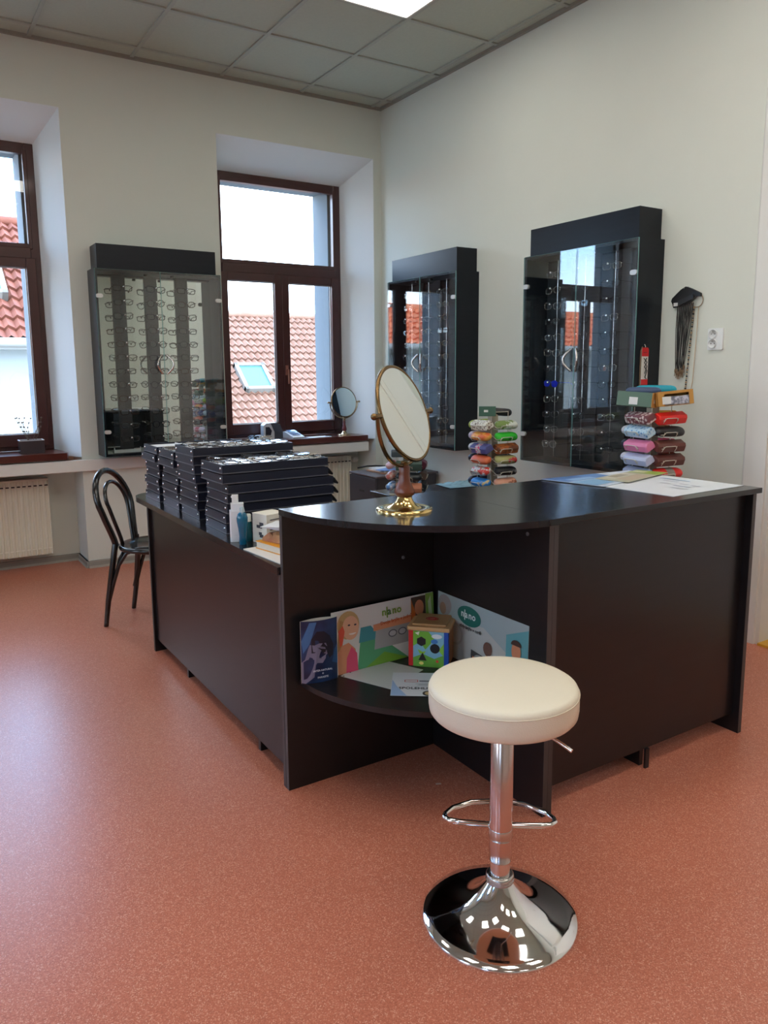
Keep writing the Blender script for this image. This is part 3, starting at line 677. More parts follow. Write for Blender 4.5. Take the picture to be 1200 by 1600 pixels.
# ------------------------------------------------------------------ things on the low desk
def rbox(name, lab, cat, sz, loc, rz, rgb, bev=.002, rough=.5):
    return single(name, lab, cat, MB().box(-sz[0]/2, sz[0]/2, -sz[1]/2, sz[1]/2, 0, sz[2]), C(rgb, rough), loc, rz, None, bev)
zd = zl+.0003
t = thing('spray_bottle', 'tall white square-shouldered spray bottle standing by the tray stacks', 'bottle', (-2.490, -2.937, zd), RAD(-20))
part(t, 'body', MB().prism(rrect(-.027, .027, -.02, .02, .006), 0, .112), C((225, 229, 234), .35), .003)
part(t, 'shoulder', MB().prism(rrect(-.022, .024, -.018, .018, .005), .112, .138), C((222, 226, 230), .35), .002)
part(t, 'spray_head', MB().prism(rrect(-.017, .006, -.011, .011, .004), .138, .168).box(-.02, -.016, -.004, .004, .158, .164), C((228, 228, 226), .4), .002)
def blue_bottle(lab, loc, s, cap):
    t = thing('cleaner_bottle', lab, 'bottle', loc, RAD(-15))
    pr = [(.012, .0), (.014, .004), (.013, .03), (.016, .06), (.020, .085), (.0205, .098), (.016, .112), (.010, .118)]
    b = MB().lathe([(r*s, z*s) for r, z in pr], 18); b.v = [(x, y*.8, z) for x, y, z in b.v]
    part(t, 'body', b, C((8, 96, 128), .15, coat=.5))
    part(t, 'cap', MB().lathe([(.0085*s, .117*s), (.0085*s, .134*s), (.006*s, .137*s)], 14), C(cap, .35))
blue_bottle('teal waisted cleaner bottle with a clear nozzle in front of the white spray bottle', (-2.498, -3.004, zd), .98, (170, 190, 196))
t = thing('cleaner_bottle', 'small dark teal bottle with a white cap behind the paper pile', 'bottle', (-2.459, -2.962, zd), 0)
part(t, 'body', MB().lathe([(.012, 0), (.0135, .003), (.0135, .055), (.010, .07), (.008, .075)], 16), C((14, 84, 92), .2, coat=.4))
part(t, 'cap', MB().lathe([(.0115, .072), (.0115, .096), (.009, .099)], 16), C((216, 222, 210), .4))
t = thing('carton', 'small white carton with printed sides beside the counter', 'box', (-2.398, -3.012, zd), RAD(15))
part(t, 'box', MB().box(-.045, .045, -.04, .04, 0, .105), C((226, 222, 208), .6), .001)
part(t, 'lid_flap', MB().box(-.046, .046, -.041, .041, .105, .1065), C((232, 228, 214), .6))
g = MB()
for i, (z, w_) in enumerate(((.085, .05), (.07, .06), (.06, .055), (.05, .06), (.04, .04))): g.box(-.03, -.03+w_, -.0408, -.0401, z, z+.003)
for z, a, b_ in ((.065, -.022, .0), (.055, -.014, .016), (.03, -.012, .004), (.022, -.02, .0)): g.box(-.0458, -.0451, a, b_, z, z+.011)
part(t, 'printed_text', g, C((60, 60, 66), .6))
# booklet pile, bottom to top
PZ = zd
PC = (-2.425, -3.205)
rbox('leaflet', 'white leaflet with a dark striped border, lowest in the paper pile', 'paper', (.19, .26, .003), (PC[0]-.0, PC[1], PZ), RAD(4), (228, 222, 214), .0005)
t = thing('booklet', 'thick booklet with an orange spine and black lettering in the paper pile', 'booklet', (PC[0]+.03, PC[1]+.02, PZ+.0035), RAD(10))
part(t, 'pages', MB().box(-.075, .075, -.10, .10, .002, .024), C((220, 208, 190), .8))
part(t, 'cover', MB().box(-.078, .078, -.103, .103, 0, .002).box(-.078, .078, -.103, .103, .024, .026).box(-.078, .078, -.103, -.100, .002, .024), C((232, 156, 32), .4), label='orange cover')
g = MB()
for k, (a, b_) in enumerate(((.01, .022), (.027, .031), (.036, .05), (.055, .066))): g.box(a, b_, -.1036, -.1031, .006, .019)
part(t, 'spine_print', g, C((40, 30, 24), .5))
t = thing('paper_bag', 'crumpled tan paper bag on top of the orange booklet', 'bag', (PC[0]+.045, PC[1]+.03, PZ+.030), RAD(16))
b = MB(); N_ = 10
def rumple(i, j, top): return .004*sin(i*1.9+j*2.3)+.003*sin(j*3.1+i)
vs_ = []
for lay in (0, 1):
    for i in range(N_):
        for j in range(N_):
            u_, w_ = i/(N_-1)-.5, j/(N_-1)-.5
            e = 1-max(abs(u_), abs(w_))**4*16*.85
            vs_.append((u_*.14, w_*.17, .0+(.034*max(e, .12)+rumple(i, j, 1) if lay else 0)))
fs = [(l*100+i*N_+j, l*100+(i+1)*N_+j, l*100+(i+1)*N_+j+1, l*100+i*N_+j+1) for l in (0, 1) for i in range(N_-1) for j in range(N_-1)]
bd = [(i, 0) for i in range(N_)]+[(N_-1, j) for j in range(1, N_)]+[(i, N_-1) for i in range(N_-2, -1, -1)]+[(0, j) for j in range(N_-2, 0, -1)]
for k in range(len(bd)):
    a = bd[k][0]*N_+bd[k][1]; c = bd[(k+1) % len(bd)]; c = c[0]*N_+c[1]; fs.append((a, c, c+100, a+100))
b.add(vs_, fs); part(t, 'bag', b, two_tone('kraft', (196, 152, 104), (176, 112, 80), 9, .4, .6, .7))
for k in range(5):
    a_ = ['lowest', 'second', 'third', 'fourth', 'topmost'][k]
    single('envelope', 'white-blue envelope, %s of the fanned bundle on the tan bag' % a_, 'envelope', MB().box(-.055, .055, -.08, .08, 0, .0022).prism([(-.05, -.075), (.05, -.075), (0, .0)], .0022, .0026), C((206+4*k, 212+3*k, 226), .6), (PC[0]+.045-.004*k, PC[1]+.02+.004*k, PZ+.070+k*.0042), (RAD(-1-.5*k), RAD(2-k*.6), RAD(12+k*6)), 'fanned envelopes')

# ------------------------------------------------------------------ papers on the counter
def sheet(name, lab, cat, pts, z, rgb, prints, h=.0012, grp=None):
    cx = sum(p[0] for p in pts)/len(pts); cy = sum(p[1] for p in pts)/len(pts)
    b = MB().prism([(p[0]-cx, p[1]-cy) for p in pts], 0, h); ms = [C(rgb, .35)]
    P00, P10, P11, P01 = [V((p[0]-cx, p[1]-cy)) for p in pts]
    def uv(u, v): return (P00*(1-u)*(1-v)+P10*u*(1-v)+P11*u*v+P01*(1-u)*v)
    for k, (poly, c) in enumerate(prints):
        ms.append(C(c, .35)); q = [uv(*p) for p in poly]; zz = h+.0003*(k % 12+1)
        b.add([(p.x, p.y, zz) for p in q], [tuple(range(len(q)))], k+1)
    o = single(name, lab, cat, b, ms, (cx, cy, z))
    return o
def R(a, b, c, d): return [(a, b), (c, b), (c, d), (a, d)]
zc_ = zt+.0003
sheet('price_sheet', 'large white printed sheet at the right end of the counter', 'paper', [(-1.361, -3.637), (-1.344, -3.915), (-.935, -3.905), (-.94, -3.56)], zc_, (222, 226, 230),
      [(R(.22, .70, .42, .74), (186, 190, 200)), (R(.5, .62, .62, .66), (190, 192, 200)), (R(.52, .5, .74, .54), (170, 174, 190)), (R(.3, .55, .44, .58), (190, 194, 202)), (R(.66, .6, .78, .64), (180, 184, 196)), (R(.6, .38, .82, .41), (196, 200, 206)), (R(.1, .8, .5, .83), (176, 200, 226))])
sheet('brochure', 'open blue and white brochure at the back edge of the counter', 'brochure', [(-1.425, -3.38), (-1.375, -3.645), (-.99, -3.56), (-.95, -3.40)], zc_+.0022, (208, 218, 232),
      [(R(.0, .0, .45, .6), (96, 132, 186)), (R(.02, .02, .2, .35), (70, 104, 160)), (R(.25, .1, .42, .4), (150, 184, 220)), (R(.1, .62, .6, .8), (224, 228, 234)), (R(.5, .0, .9, .3), (134, 176, 210))], .002)
sheet('brochure', 'green-edged open leaflet with a cream photo lying on the blue brochure', 'brochure', [(-1.26, -3.50), (-1.24, -3.64), (-.90, -3.555), (-.93, -3.43)], zc_+.0062, (190, 186, 160),
      [(R(.0, .72, 1, .99), (150, 176, 70)), (R(.04, .1, .45, .62), (214, 208, 188)), (R(.1, .2, .38, .5), (170, 160, 136)), (R(.5, .1, .95, .6), (196, 178, 150)), (R(.05, .76, .5, .9), (206, 206, 160))], .0015)

# ------------------------------------------------------------------ shelf: printed stands and toy
class Print:
    def __init__(s, x0, x1, z0, z1, rgb, t=.0016):
        s.b = MB().box(x0, x1, 0, t, z0, z1); s.ms = [C(rgb, .4)]; s.k = 0
    def poly(s, pts, rgb, lift=None):
        s.k += 1; s.ms.append(C(rgb, .4)); s.b.add([(p[0], -.00022*s.k, p[1]) for p in pts], [tuple(range(len(pts)))], len(s.ms)-1); return s
    def y(s): return -.00022*(s.k+1)
    def make(s, parent, name='card'): return part(parent, name, s.b, s.ms)
zsf = .3725
# flyer: leaf shaped sleeve
t = thing('flyer_sleeve', 'dark blue folded flyer with a profile portrait, standing at the left of the shelf', 'flyer', (-2.425, -3.432, zsf), RAD(-8))
def bow(x, s): return s*.014*(1-(x/.062)**2)
n = 14; xs_ = [-.062+.124*k/n for k in range(n+1)]; hF = .205
b = MB()
for s, mi in ((-1, 0), (1, 1)):
    v_ = [(x, bow(x, s), 0) for x in xs_]+[(x, bow(x, s), hF) for x in xs_]+[(x, bow(x, s)-s*.0008, 0) for x in xs_]+[(x, bow(x, s)-s*.0008, hF) for x in xs_]
    m = n+1
    b.add(v_, [(k, k+1, m+k+1, m+k) for k in range(n)], mi, True); b.add(v_, [(2*m+k, 2*m+k+1, 3*m+k+1, 3*m+k) for k in range(n)], 1, True)
    b.add(v_, [(m+k, m+k+1, 3*m+k+1, 3*m+k) for k in range(n)], 1)
part(t, 'sleeve', b, [two_tone('flyer_blue', (18, 26, 58), (40, 70, 118), 14, .35, .75, .35), C((222, 216, 204), .7)])
def curved(t, name, pts, rgb, k, nsub=1):
    # polygon laid on the bowed front, split into vertical strips so that it follows the bow
    q = []
    for i in range(len(pts)):
        a, c = pts[i], pts[(i+1) % len(pts)]; m = max(1, int(abs(c[0]-a[0])/.006))
        q += [(a[0]+(c[0]-a[0])*j/m, a[1]+(c[1]-a[1])*j/m) for j in range(m)]
    zc = sum(p[1] for p in q)/len(q); xc = sum(p[0] for p in q)/len(q)
    v_ = [(xc, bow(xc, -1)-.0003*k, zc)]+[(p[0], bow(p[0], -1)-.0003*k, p[1]) for p in q]
    b_ = MB().add(v_, [(0, i+1, (i+1) % len(q)+1) for i in range(len(q))])
    part(t, name, b_, C(rgb, .4))
curved(t, 'printed_light_beam', [(-.06, .14), (-.035, .2), (-.012, .2), (-.035, .13), (-.055, .10)], (64, 108, 158), 2)
curved(t, 'printed_light_beam', [(.05, .10), (.061, .12), (.061, .05), (.04, .06)], (40, 84, 134), 2)
curved(t, 'printed_hair', [(-.03, .10), (-.03, .145), (-.012, .17), (.012, .168), (.032, .15), (.045, .12), (.043, .085), (.03, .075), (.028, .11), (.0, .12), (-.02, .10)], (26, 26, 44), 4)
curved(t, 'printed_portrait', [(-.04, .115), (-.035, .128), (-.02, .125), (-.005, .13), (.018, .128), (.024, .112), (.021, .102), (.026, .094), (.018, .088), (.017, .078), (.006, .064), (-.012, .066), (-.024, .05), (-.022, .02), (-.05, .0), (-.061, .004), (-.061, .07), (-.05, .08)], (120, 116, 140), 3)
curved(t, 'printed_glasses', [(-.012, .118), (.002, .112), (.018, .108), (.016, .098), (.006, .098), (.001, .107)], (30, 28, 40), 5)
lettering(t, 'INTER-NATURAL', .0085, C((225, 228, 238), .4), (.006, -.0152, .040))
lettering(t, '+', .012, C((225, 228, 238), .4), (.006, -.0152, .029))
lettering(t, 'PARASITE', .0085, C((225, 228, 238), .4), (.006, -.0152, .017))

# left poster
def nano(t, x, z, s, rgb, y, tail):
    lettering(t, 'n', s, C(rgb, .4), (x-.62*s, y, z)); lettering(t, '|', s*1.1, C(rgb, .4), (x-.27*s, y, z+.03*s))
    lettering(t, 'a', s, C(tail, .4), (x-.02*s, y, z)); lettering(t, 'n', s, C(rgb, .4), (x+.56*s, y, z)); lettering(t, 'o', s, C(rgb, .4), (x+1.12*s, y, z))
t = thing('advert_board', 'white advertising board with a smiling girl, leaning at the back left of the shelf', 'poster', (-2.37, -3.428, zsf), (RAD(-4), 0, RAD(2)))
p = Print(0, .415, 0, .21, (226, 225, 220))
p.poly([(.09, .0), (.30, .0), (.19, .09), (.15, .14), (.11, .12)], (92, 168, 120)).poly([(.10, .09), (.19, .09), (.15, .14), (.11, .14)], (70, 150, 160)).poly([(.12, .0), (.3, 0), (.2, .04)], (120, 170, 60))
p.poly([(.16, .055), (.39, .055), (.37, .125), (.17, .125)], (168, 168, 166))
p.poly([(.16, .118), (.36, .122), (.36, .146), (.16, .14)], (222, 150, 110))
p.poly(ell(.062, .158, .043, .047, 20), (206, 172, 118)).poly([(.012, .07), (.03, .18), (.05, .17), (.03, .06)], (190, 150, 96))
p.poly([(.015, .0), (.014, .07), (.035, .095), (.06, .10), (.085, .075), (.09, .0)], (222, 150, 112)).poly([(.045, .0), (.05, .05), (.07, .085), (.09, .06), (.092, .0)], (228, 84, 120))
p.poly(ell(.070, .148, .032, .040, 20), (236, 184, 150)).poly(ell(.076, .13, .014, .006, 12, pi, 2*pi), (250, 240, 235)).poly(ell(.064, .158, .005, .003, 10), (60, 50, 60)).poly(ell(.088, .156, .005, .003, 10), (60, 50, 60))
p.poly([(.022, .145), (.04, .16), (.046, .14), (.036, .1), (.026, .09)], (232, 96, 70))
p.poly([(.315, .11), (.318, .205), (.38, .205), (.38, .11)], (70, 52, 40)).poly(ell(.352, .165, .02, .028, 16), (206, 134, 96)).poly([(.317, .11), (.318, .2), (.335, .15), (.335, .11)], (208, 108, 44))
p.poly([(.38, .10), (.38, .21), (.415, .21), (.415, .10)], (128, 172, 70)).poly([(.393, .11), (.39, .18), (.402, .2), (.408, .12)], (190, 206, 160))
for cx in (.235, .275): p.poly(ell(cx, .098, .018, .013, 16), (96, 98, 104)).poly(ell(cx, .098, .014, .0095, 16), (186, 188, 190))
p.make(t, 'board')
nano(t, .225, .176, .036, (120, 160, 48), p.y(), (70, 110, 60))
lettering(t, 'Dvoje brýle v jedněch', .0165, C((200, 92, 44), .4), (.26, p.y(), .143), (RAD(90), RAD(-3), 0))

# right poster
t = thing('advert_board', 'grey-teal advertising board behind the stool, leaning at the right of the shelf', 'poster', (-1.9455, -3.415, zsf), (RAD(-1), 0, RAD(-90)))
p = Print(0, .46, 0, .215, (158, 172, 172))
p.poly([(.0, .0), (.0, .13), (.25, .15), (.36, .1), (.34, .0)], (186, 184, 176)).poly([(.36, .0), (.36, .16), (.46, .2), (.46, 0)], (96, 158, 164))
p.poly(ell(.04, .175, .038, .036, 18), (150, 140, 136)).poly(ell(.03, .16, .018, .022, 14), (150, 112, 88))
p.poly(ell(.175, .168, .062, .034, 24), (30, 104, 92))
p.poly(ell(.10, .09, .045, .04, 20), (170, 168, 160)).poly(ell(.10, .09, .036, .032, 20), (188, 186, 178))
p.poly([(.19, .03), (.19, .06), (.24, .055), (.30, .05), (.36, .055), (.36, .02), (.25, .0), (.2, 0)], (70, 68, 66)).poly(ell(.235, .03, .032, .022, 16), (158, 158, 152)).poly(ell(.31, .028, .034, .022, 16), (120, 120, 118))
p.poly([(.195, .0), (.2, .04), (.215, .035), (.24, .0)], (226, 128, 60)).poly([(.25, .01), (.27, .07), (.285, .065), (.27, .005)], (236, 176, 60)).poly(ell(.275, .085, .022, .024, 14), (110, 76, 62))
p.poly([(.385, .0), (.385, .06), (.41, .09), (.435, .06), (.44, .0)], (206, 226, 226)).poly(ell(.41, .118, .021, .032, 16), (206, 136, 100)).poly(ell(.41, .138, .024, .018, 14, 0, pi), (66, 44, 34)).poly([(.395, .02), (.4, .08), (.42, .08), (.42, .01)], (206, 136, 100))
p.make(t, 'board')
nano(t, .165, .172, .034, (228, 238, 232), p.y(), (228, 238, 232))
lettering(t, 'vždy brýle v ceně', .016, C((44, 50, 54), .4), (.185, p.y(), .128))

# documents in front
def doc(name, lab, x, y, rz, w_, h_, z, rgb, extra, hs=.0008):
    t = thing(name, lab, 'document', (x, y, z), rz)
    b = MB().box(-w_/2, w_/2, -h_/2, h_/2, 0, hs); part(t, 'page', b, C(rgb, .35)); extra(t, hs+.0002); return t
def ex1(t, z):
    g = MB()
    for k in range(6): g.prism(ell(-.09, -.09+.036*k, .003, .003, 10), z, z+.0002)
    part(t, 'punch_holes', g, C((30, 30, 34), .6))
def ex2(t, z):
    F = (0, 0, 0)
    lettering(t, 'SPOLEHLIVÁ FIRMA', .0215, C((36, 40, 52), .5), (-.112, -.034, z), F, align='LEFT', bold=.024)
    g = MB().box(-.095, -.052, .014, .0165, z, z+.0002).box(-.095, -.052, .028, .0305, z, z+.0002).box(-.095, -.0925, .0165, .028, z, z+.0002).box(-.0545, -.052, .0165, .028, z, z+.0002)
    part(t, 'red_header', g, C((190, 50, 50), .5))
    g = MB().box(-.048, .05, .017, .027, z, z+.0002)
    for k, (a, b_) in enumerate(((-.06, .05), (-.05, .04), (-.055, .045))): g.box(a, b_, .0-.006*k, .0012-.006*k, z, z+.0002)
    part(t, 'printed_lines', g, C((120, 122, 130), .5))
    part(t, 'seal', MB().lathe([(.019, 0), (.019, .0003)], 24, 0, (-.018, -.071, z)).lathe([(.012, .0003), (.012, .0005)], 24, 1, (-.018, -.071, z)), [C((30, 28, 26), .4), C((200, 180, 130), .4)])
    part(t, 'blue_corner', MB().prism([(-.134, -.089), (-.085, -.089), (-.118, -.02), (-.134, .03)], z, z+.0002), C((150, 180, 216), .4))
doc('punched_sleeve', 'clear punched plastic sleeve under the certificate on the shelf', -2.225, -3.49, RAD(-66), .20, .19, zsf, (196, 198, 194), ex1)
doc('certificate', 'white certificate with bold lettering and a round seal lying on the shelf', -2.140, -3.664, RAD(-36), .27, .18, zsf+.0022, (214, 218, 222), ex2)

# wooden shape sorter
t = thing('shape_sorter', 'wooden shape-sorting toy cube with picture sides and shape holes on the shelf', 'toy', (-2.02, -3.487, zsf), RAD(-47))
s = .068; hT = .125
part(t, 'body', MB().box(-s+.004, s-.004, -s+.004, s-.004, .0, hT), C((206, 160, 108), .5, noise=.2, nscale=30))
for (x, y, c, l) in ((-s, -s, (206, 40, 40), 'red'), (s, -s, (28, 76, 170), 'blue'), (s, s, (206, 40, 40), 'red'), (-s, s, (230, 190, 50), 'yellow')):
    sx, sy = (1 if x < 0 else -1), (1 if y < 0 else -1)
    part(t, 'corner_post', MB().box(min(x, x+sx*.016), max(x, x+sx*.016), min(y, y+sy*.016), max(y, y+sy*.016), 0, hT), C(c, .4), .002, label=l+' corner post')
part(t, 'lid', MB().box(-s-.004, s+.004, -s-.004, s+.004, hT, hT+.014), C((214, 168, 114), .45, noise=.15, nscale=30), .003)
part(t, 'raised_lid_panel', MB().box(-s+.010, s-.010, -s+.010, s-.010, hT+.014, hT+.021), C((196, 150, 98), .5, noise=.15, nscale=30), .003)
g = MB(); 
for a in range(2): g.tube([((.021-.008*a)*cos(2*pi*k/24), (.013-.006*a)*sin(2*pi*k/24), hT+.0215) for k in range(24)], .0016, 6, True)
part(t, 'red_emblem', g, C((168, 44, 40), .5))
fp = MB().box(-s+.016, s-.016, -s+.0015, -s+.004, 0.002, hT-.002); fm = [C((134, 190, 214), .4)]
def pic(pts, c, k):
    fm.append(C(c, .4)); fp.add([(q[0], -s+.0013-.00022*k, q[1]) for q in pts], [tuple(range(len(pts)))], len(fm)-1)
pic([(-.052, .123), (-.052, .07), (-.03, .085), (-.01, .06), (.006, .08), (.02, .10), (.0, .123)], (118, 182, 60), 1)
pic([(-.052, .0), (-.052, .03), (-.02, .045), (.02, .03), (.052, .045), (.052, .0)], (110, 172, 66), 1)
pic(ell(.028, .108, .018, .008, 14), (236, 240, 244), 2); pic(ell(.02, .09, .012, .008, 12), (70, 130, 200), 2); pic([(-.046, .116), (-.03, .122), (-.034, .108)], (236, 236, 220), 2)
pic([(.034, .06), (.052, .085), (.052, .04)], (140, 200, 70), 2); pic([(-.03, .045), (-.036, .06), (-.02, .052), (-.008, .056), (-.016, .044)], (150, 200, 60), 3)
pic(ell(-.024, .012, .008, .006, 10), (240, 220, 120), 3); pic(ell(.03, .022, .005, .005, 10), (226, 80, 60), 3)
H6 = [(-.024+.017*cos(a), .088+.017*sin(a)) for a in [pi/6+pi/3*k for k in range(6)]]
pic(H6, (34, 24, 26), 4); pic(ell(.022, .066, .0165, .0165, 22), (16, 18, 24), 4); pic([(-.034, .022), (-.006, .022), (-.02, .05)], (30, 22, 20), 4)
part(t, 'picture_side', fp, fm)
rs = MB().box(s-.004, s-.0015, -s+.018, s-.018, .004, hT-.004)
part(t, 'side_panel', rs, C((176, 120, 76), .5, noise=.3, nscale=20))

# ------------------------------------------------------------------ spectacle case racks
def case_mesh(style, L, m0, m1=None, m2=None):
    # style: hard (trapezoid with crisp ends), soft (round ends), box
    if style == 'hard': prof, ends = [(-.029, -.016), (-.024, -.021), (.024, -.021), (.029, -.016), (.026, .010), (.016, .021), (-.016, .021), (-.026, .010)], [(0, .86), (.03, .98), (.06, 1), (.94, 1), (.97, .98), (1, .86)]
    elif style == 'soft': prof, ends = [(.029*cos(a)*(1.0), .0215*math.copysign(abs(sin(a))**.85, sin(a))) for a in [2*pi*k/14 for k in range(14)]], [(0, .25), (.02, .55), (.06, .8), (.13, .95), (.25, 1), (.75, 1), (.87, .95), (.94, .8), (.98, .55), (1, .25)]
    else: prof, ends = rrect(-.029, .029, -.022, .022, .003, 2), [(0, 1), (1, 1)]
    b = MB(); mats = [m0]; rings = [[(-L/2+L*t, p[0]*s, p[1]*s) for p in prof] for t, s in ends]
    b.loft(rings, 0, style == 'soft')
    if style == 'hard':
        for i in range(len(b.sm)): b.sm[i] = False
    if m1:
        mats.append(m1); q = [[(-L/2+L*t, p[0]*1.012, p[1]*1.012) for p in prof] for t in (.36, .64)]
        b.loft(q, 1, False)
    return b.mesh('spectacle_case', mats)
seam_m = {}
def rack(lab, loc, rot, rows, pitch, z0, cases, cat='case rack'):
    t = thing('case_rack', lab, 'rack', loc, rot); hh = z0+pitch*rows
    part(t, 'base', MB().prism(rrect(-.10, .10, -.10, .10, .02), 0, .008), M_wire, .002)
    part(t, 'centre_post', MB().box(-.020, .020, -.020, .020, .008, hh+.012), C((170, 160, 140), .5))
    up_ = MB()
    for sx in (-1, 1):
        for sy in (-1, 1): up_.tube([(sx*.058, sy*.058, .008), (sx*.058, sy*.058, hh+.008)], .0022, 6)
    for z in (.02, hh*.5, hh+.006): up_.tube([(.058, .058, z), (-.058, .058, z), (-.058, -.058, z), (.058, -.058, z)], .002, 6, True)
    part(t, 'wire_frame', up_, M_wire)
    cr = MB()
    for x in (-.038, .038): cr.tube([(x, .0, -.0235), (x, -.052, -.026), (x, -.064, -.012), (x, -.066, -.002)], .0018, 6)
    cr.tube([(-.060, 0, .012), (-.055, -.045, -.014), (-.038, -.064, -.012), (-.030, -.067, -.002), (.030, -.067, -.002), (.038, -.064, -.012), (.055, -.045, -.014), (.060, 0, .012)], .0018, 6)
    cm = cr.mesh('wire_cradle', [M_wire])
    for i in range(rows):
        z = z0+pitch*i
        for k in range(4):
            a = k*pi/2
            part(t, 'wire_cradle', cm, None, loc=(.058*sin(a), -.058*cos(a), z), rot=a)
    for (face, row, style, L, ma, mb_, lb) in cases:     # face 0 = local -y, 1 = +x, 2 = +y, 3 = -x
        a = face*pi/2; z = z0+pitch*row+random.uniform(-.001, .001)
        p = Matrix.Rotation(rot, 4, 'Z') @ Matrix.Rotation(a, 4, 'Z') @ V((.018, -.092, 0))
        me = case_mesh(style, L, ma, mb_)
        o = link('spectacle_case', me, None, (loc[0]+p.x, loc[1]+p.y, loc[2]+z), (RAD(28 if style != 'box' else 12), RAD(random.uniform(-2, 2)), rot+a))
        o.rotation_mode = 'XYZ'
        tag(o, lb, 'spectacle case', 'spectacle cases on the '+cat)
    return t
def fab(n, a, b, s, lo=.42, hi=.58, vor=False): return two_tone('case_'+n, a, b, s, lo, hi, .5, (1, 1, 1), vor)
TB = .6303
pk = C
RC = [
 (3, 8, 'hard', .155, fab('paisley', (214, 196, 190), (120, 66, 70), 60, .4, .5, True), None, 'white and maroon paisley patterned case on the tall rack nearest the socket'),
 (3, 7, 'hard', .155, fab('bubbles', (84, 146, 196), (186, 212, 226), 70, .2, .5, True), None, 'blue bubble patterned case on the tall rack nearest the socket'),
 (3, 6, 'hard', .155, pk((226, 130, 168), .5), None, 'plain pale pink case on the left side of the tall rack'),
 (3, 5, 'hard', .155, pk((190, 198, 224), .5), None, 'pale lilac case under the pink case on the tall rack'),
 (3, 4, 'hard', .155, pk((150, 160, 186), .5), None, 'greyish blue case under the lilac case, half behind the papers'),
 (3, 3, 'hard', .155, pk((120, 60, 50), .5), None, 'brown case low on the left side of the tall rack'),
 (0, 8, 'hard', .165, pk((226, 36, 28), .4), None, 'plain bright red case on the right side of the tall rack'),
 (0, 7, 'soft', .165, pk((30, 29, 30), .4), None, 'black rounded case under the red one on the tall rack'),
 (0, 6, 'hard', .165, pk((104, 58, 50), .45), None, 'chestnut brown case directly under the black one on the tall rack'),
 (0, 5, 'hard', .165, pk((92, 50, 44), .45), None, 'dark brown case second under the black one on the tall rack'),
 (0, 4, 'soft', .165, pk((222, 40, 34), .45), pk((140, 132, 124), .5), 'red case with a grey middle band low on the tall rack'),
 (1, 8, 'hard', .15, pk((228, 150, 40), .45), None, 'orange-yellow case whose end shows behind the red case'),
 (1, 7, 'soft', .15, fab('amber', (226, 168, 96), (180, 110, 50), 30), None, 'amber patterned case whose end shows behind the black case'),
 (1, 6, 'hard', .15, pk((214, 60, 110), .45), None, 'raspberry case whose end shows behind the chestnut case'),
 (1, 5, 'hard', .15, pk((150, 62, 40), .45), None, 'rust brown case whose end shows behind the dark brown case'),
 (2, 7, 'soft', .15, pk((196, 196, 200), .5), None, 'white rounded case at the back of the tall rack'),
 (2, 6, 'soft', .15, pk((24, 30, 46), .5), None, 'navy case whose end shows behind the pink case'),
 (2, 5, 'soft', .15, pk((214, 214, 220), .5), None, 'pale case whose end shows behind the lilac case'),
]
RL = (-.497, -3.150, TB); RROT = RAD(-9); RP = .0645; RZ0 = .0495
rack('tall wire case rack nearest the socket, half behind the counter papers', RL, RROT, 8, RP, RZ0, [(c[0], c[1]-1)+c[2:] for c in RC], 'tall rack')
def at(loc, rot, p): q = Matrix.Rotation(rot, 4, 'Z') @ V(p); return (loc[0]+q.x, loc[1]+q.y, loc[2]+q.z)
def gift_box(lab, p, rz, window, tone, inner):
    t = thing('gift_box', lab, 'box', at(RL, RROT, p), (RAD(-6), RAD(-5 if window else 3), RROT+rz))
    L, Wd, h = .165, .074, .066
    if window:
        part(t, 'box', MB().box(-L/2, L/2, -Wd/2, Wd/2, -.026, -.0245).box(-L/2, L/2, -Wd/2, Wd/2, h-.0275, h-.026).box(-L/2, -L/2+.0015, -Wd/2, Wd/2, -.0245, h-.0275).box(L/2-.0015, L/2, -Wd/2, Wd/2, -.0245, h-.0275).box(-L/2, L/2, Wd/2-.0015, Wd/2, -.0245, h-.0275)
             .box(-L/2, -L/2+.03, -Wd/2, -Wd/2+.0015, -.0245, h-.0275).box(L/2-.02, L/2, -Wd/2, -Wd/2+.0015, -.0245, h-.0275).box(-L/2+.03, L/2-.02, -Wd/2, -Wd/2+.0015, h-.038, h-.0275), C(tone, .6))
        part(t, 'contents', MB().box(-L/2+.03, L/2-.01, -Wd/2+.006, Wd/2-.006, -.024, .016), fab('silverwrap', (120, 122, 136), (196, 198, 212), 60), .006)
    else:
        part(t, 'sleeve', MB().box(-L/2, L/2-.001, -Wd/2, Wd/2, -.026, h-.026), C(inner, .3, coat=.12), .002)
        part(t, 'end_flap', MB().box(L/2-.001, L/2+.0006, -Wd/2, Wd/2, -.026, h-.026), C(tone, .6))
        part(t, 'end_sticker', MB().box(L/2+.0006, L/2+.0011, -.012, .006, -.006, .010), C((230, 226, 214), .5))
    lx = -.045 if window else -.005
    part(t, 'price_label', MB().box(lx-.018, lx+.022, -Wd/2-.0012, -Wd/2-.0006, -.018, .016), C((222, 222, 220), .5))
gift_box('green sleeved gift box with a white label at the left top of the tall rack', (-.098, .0, RZ0+RP*8+.01), RAD(-62), False, (196, 150, 84), (74, 104, 84))
gift_box('brown windowed gift box with a white label at the right top of the tall rack', (.022, -.098, RZ0+RP*8+.016), RAD(-20), True, (190, 138, 66), (0, 0, 0))
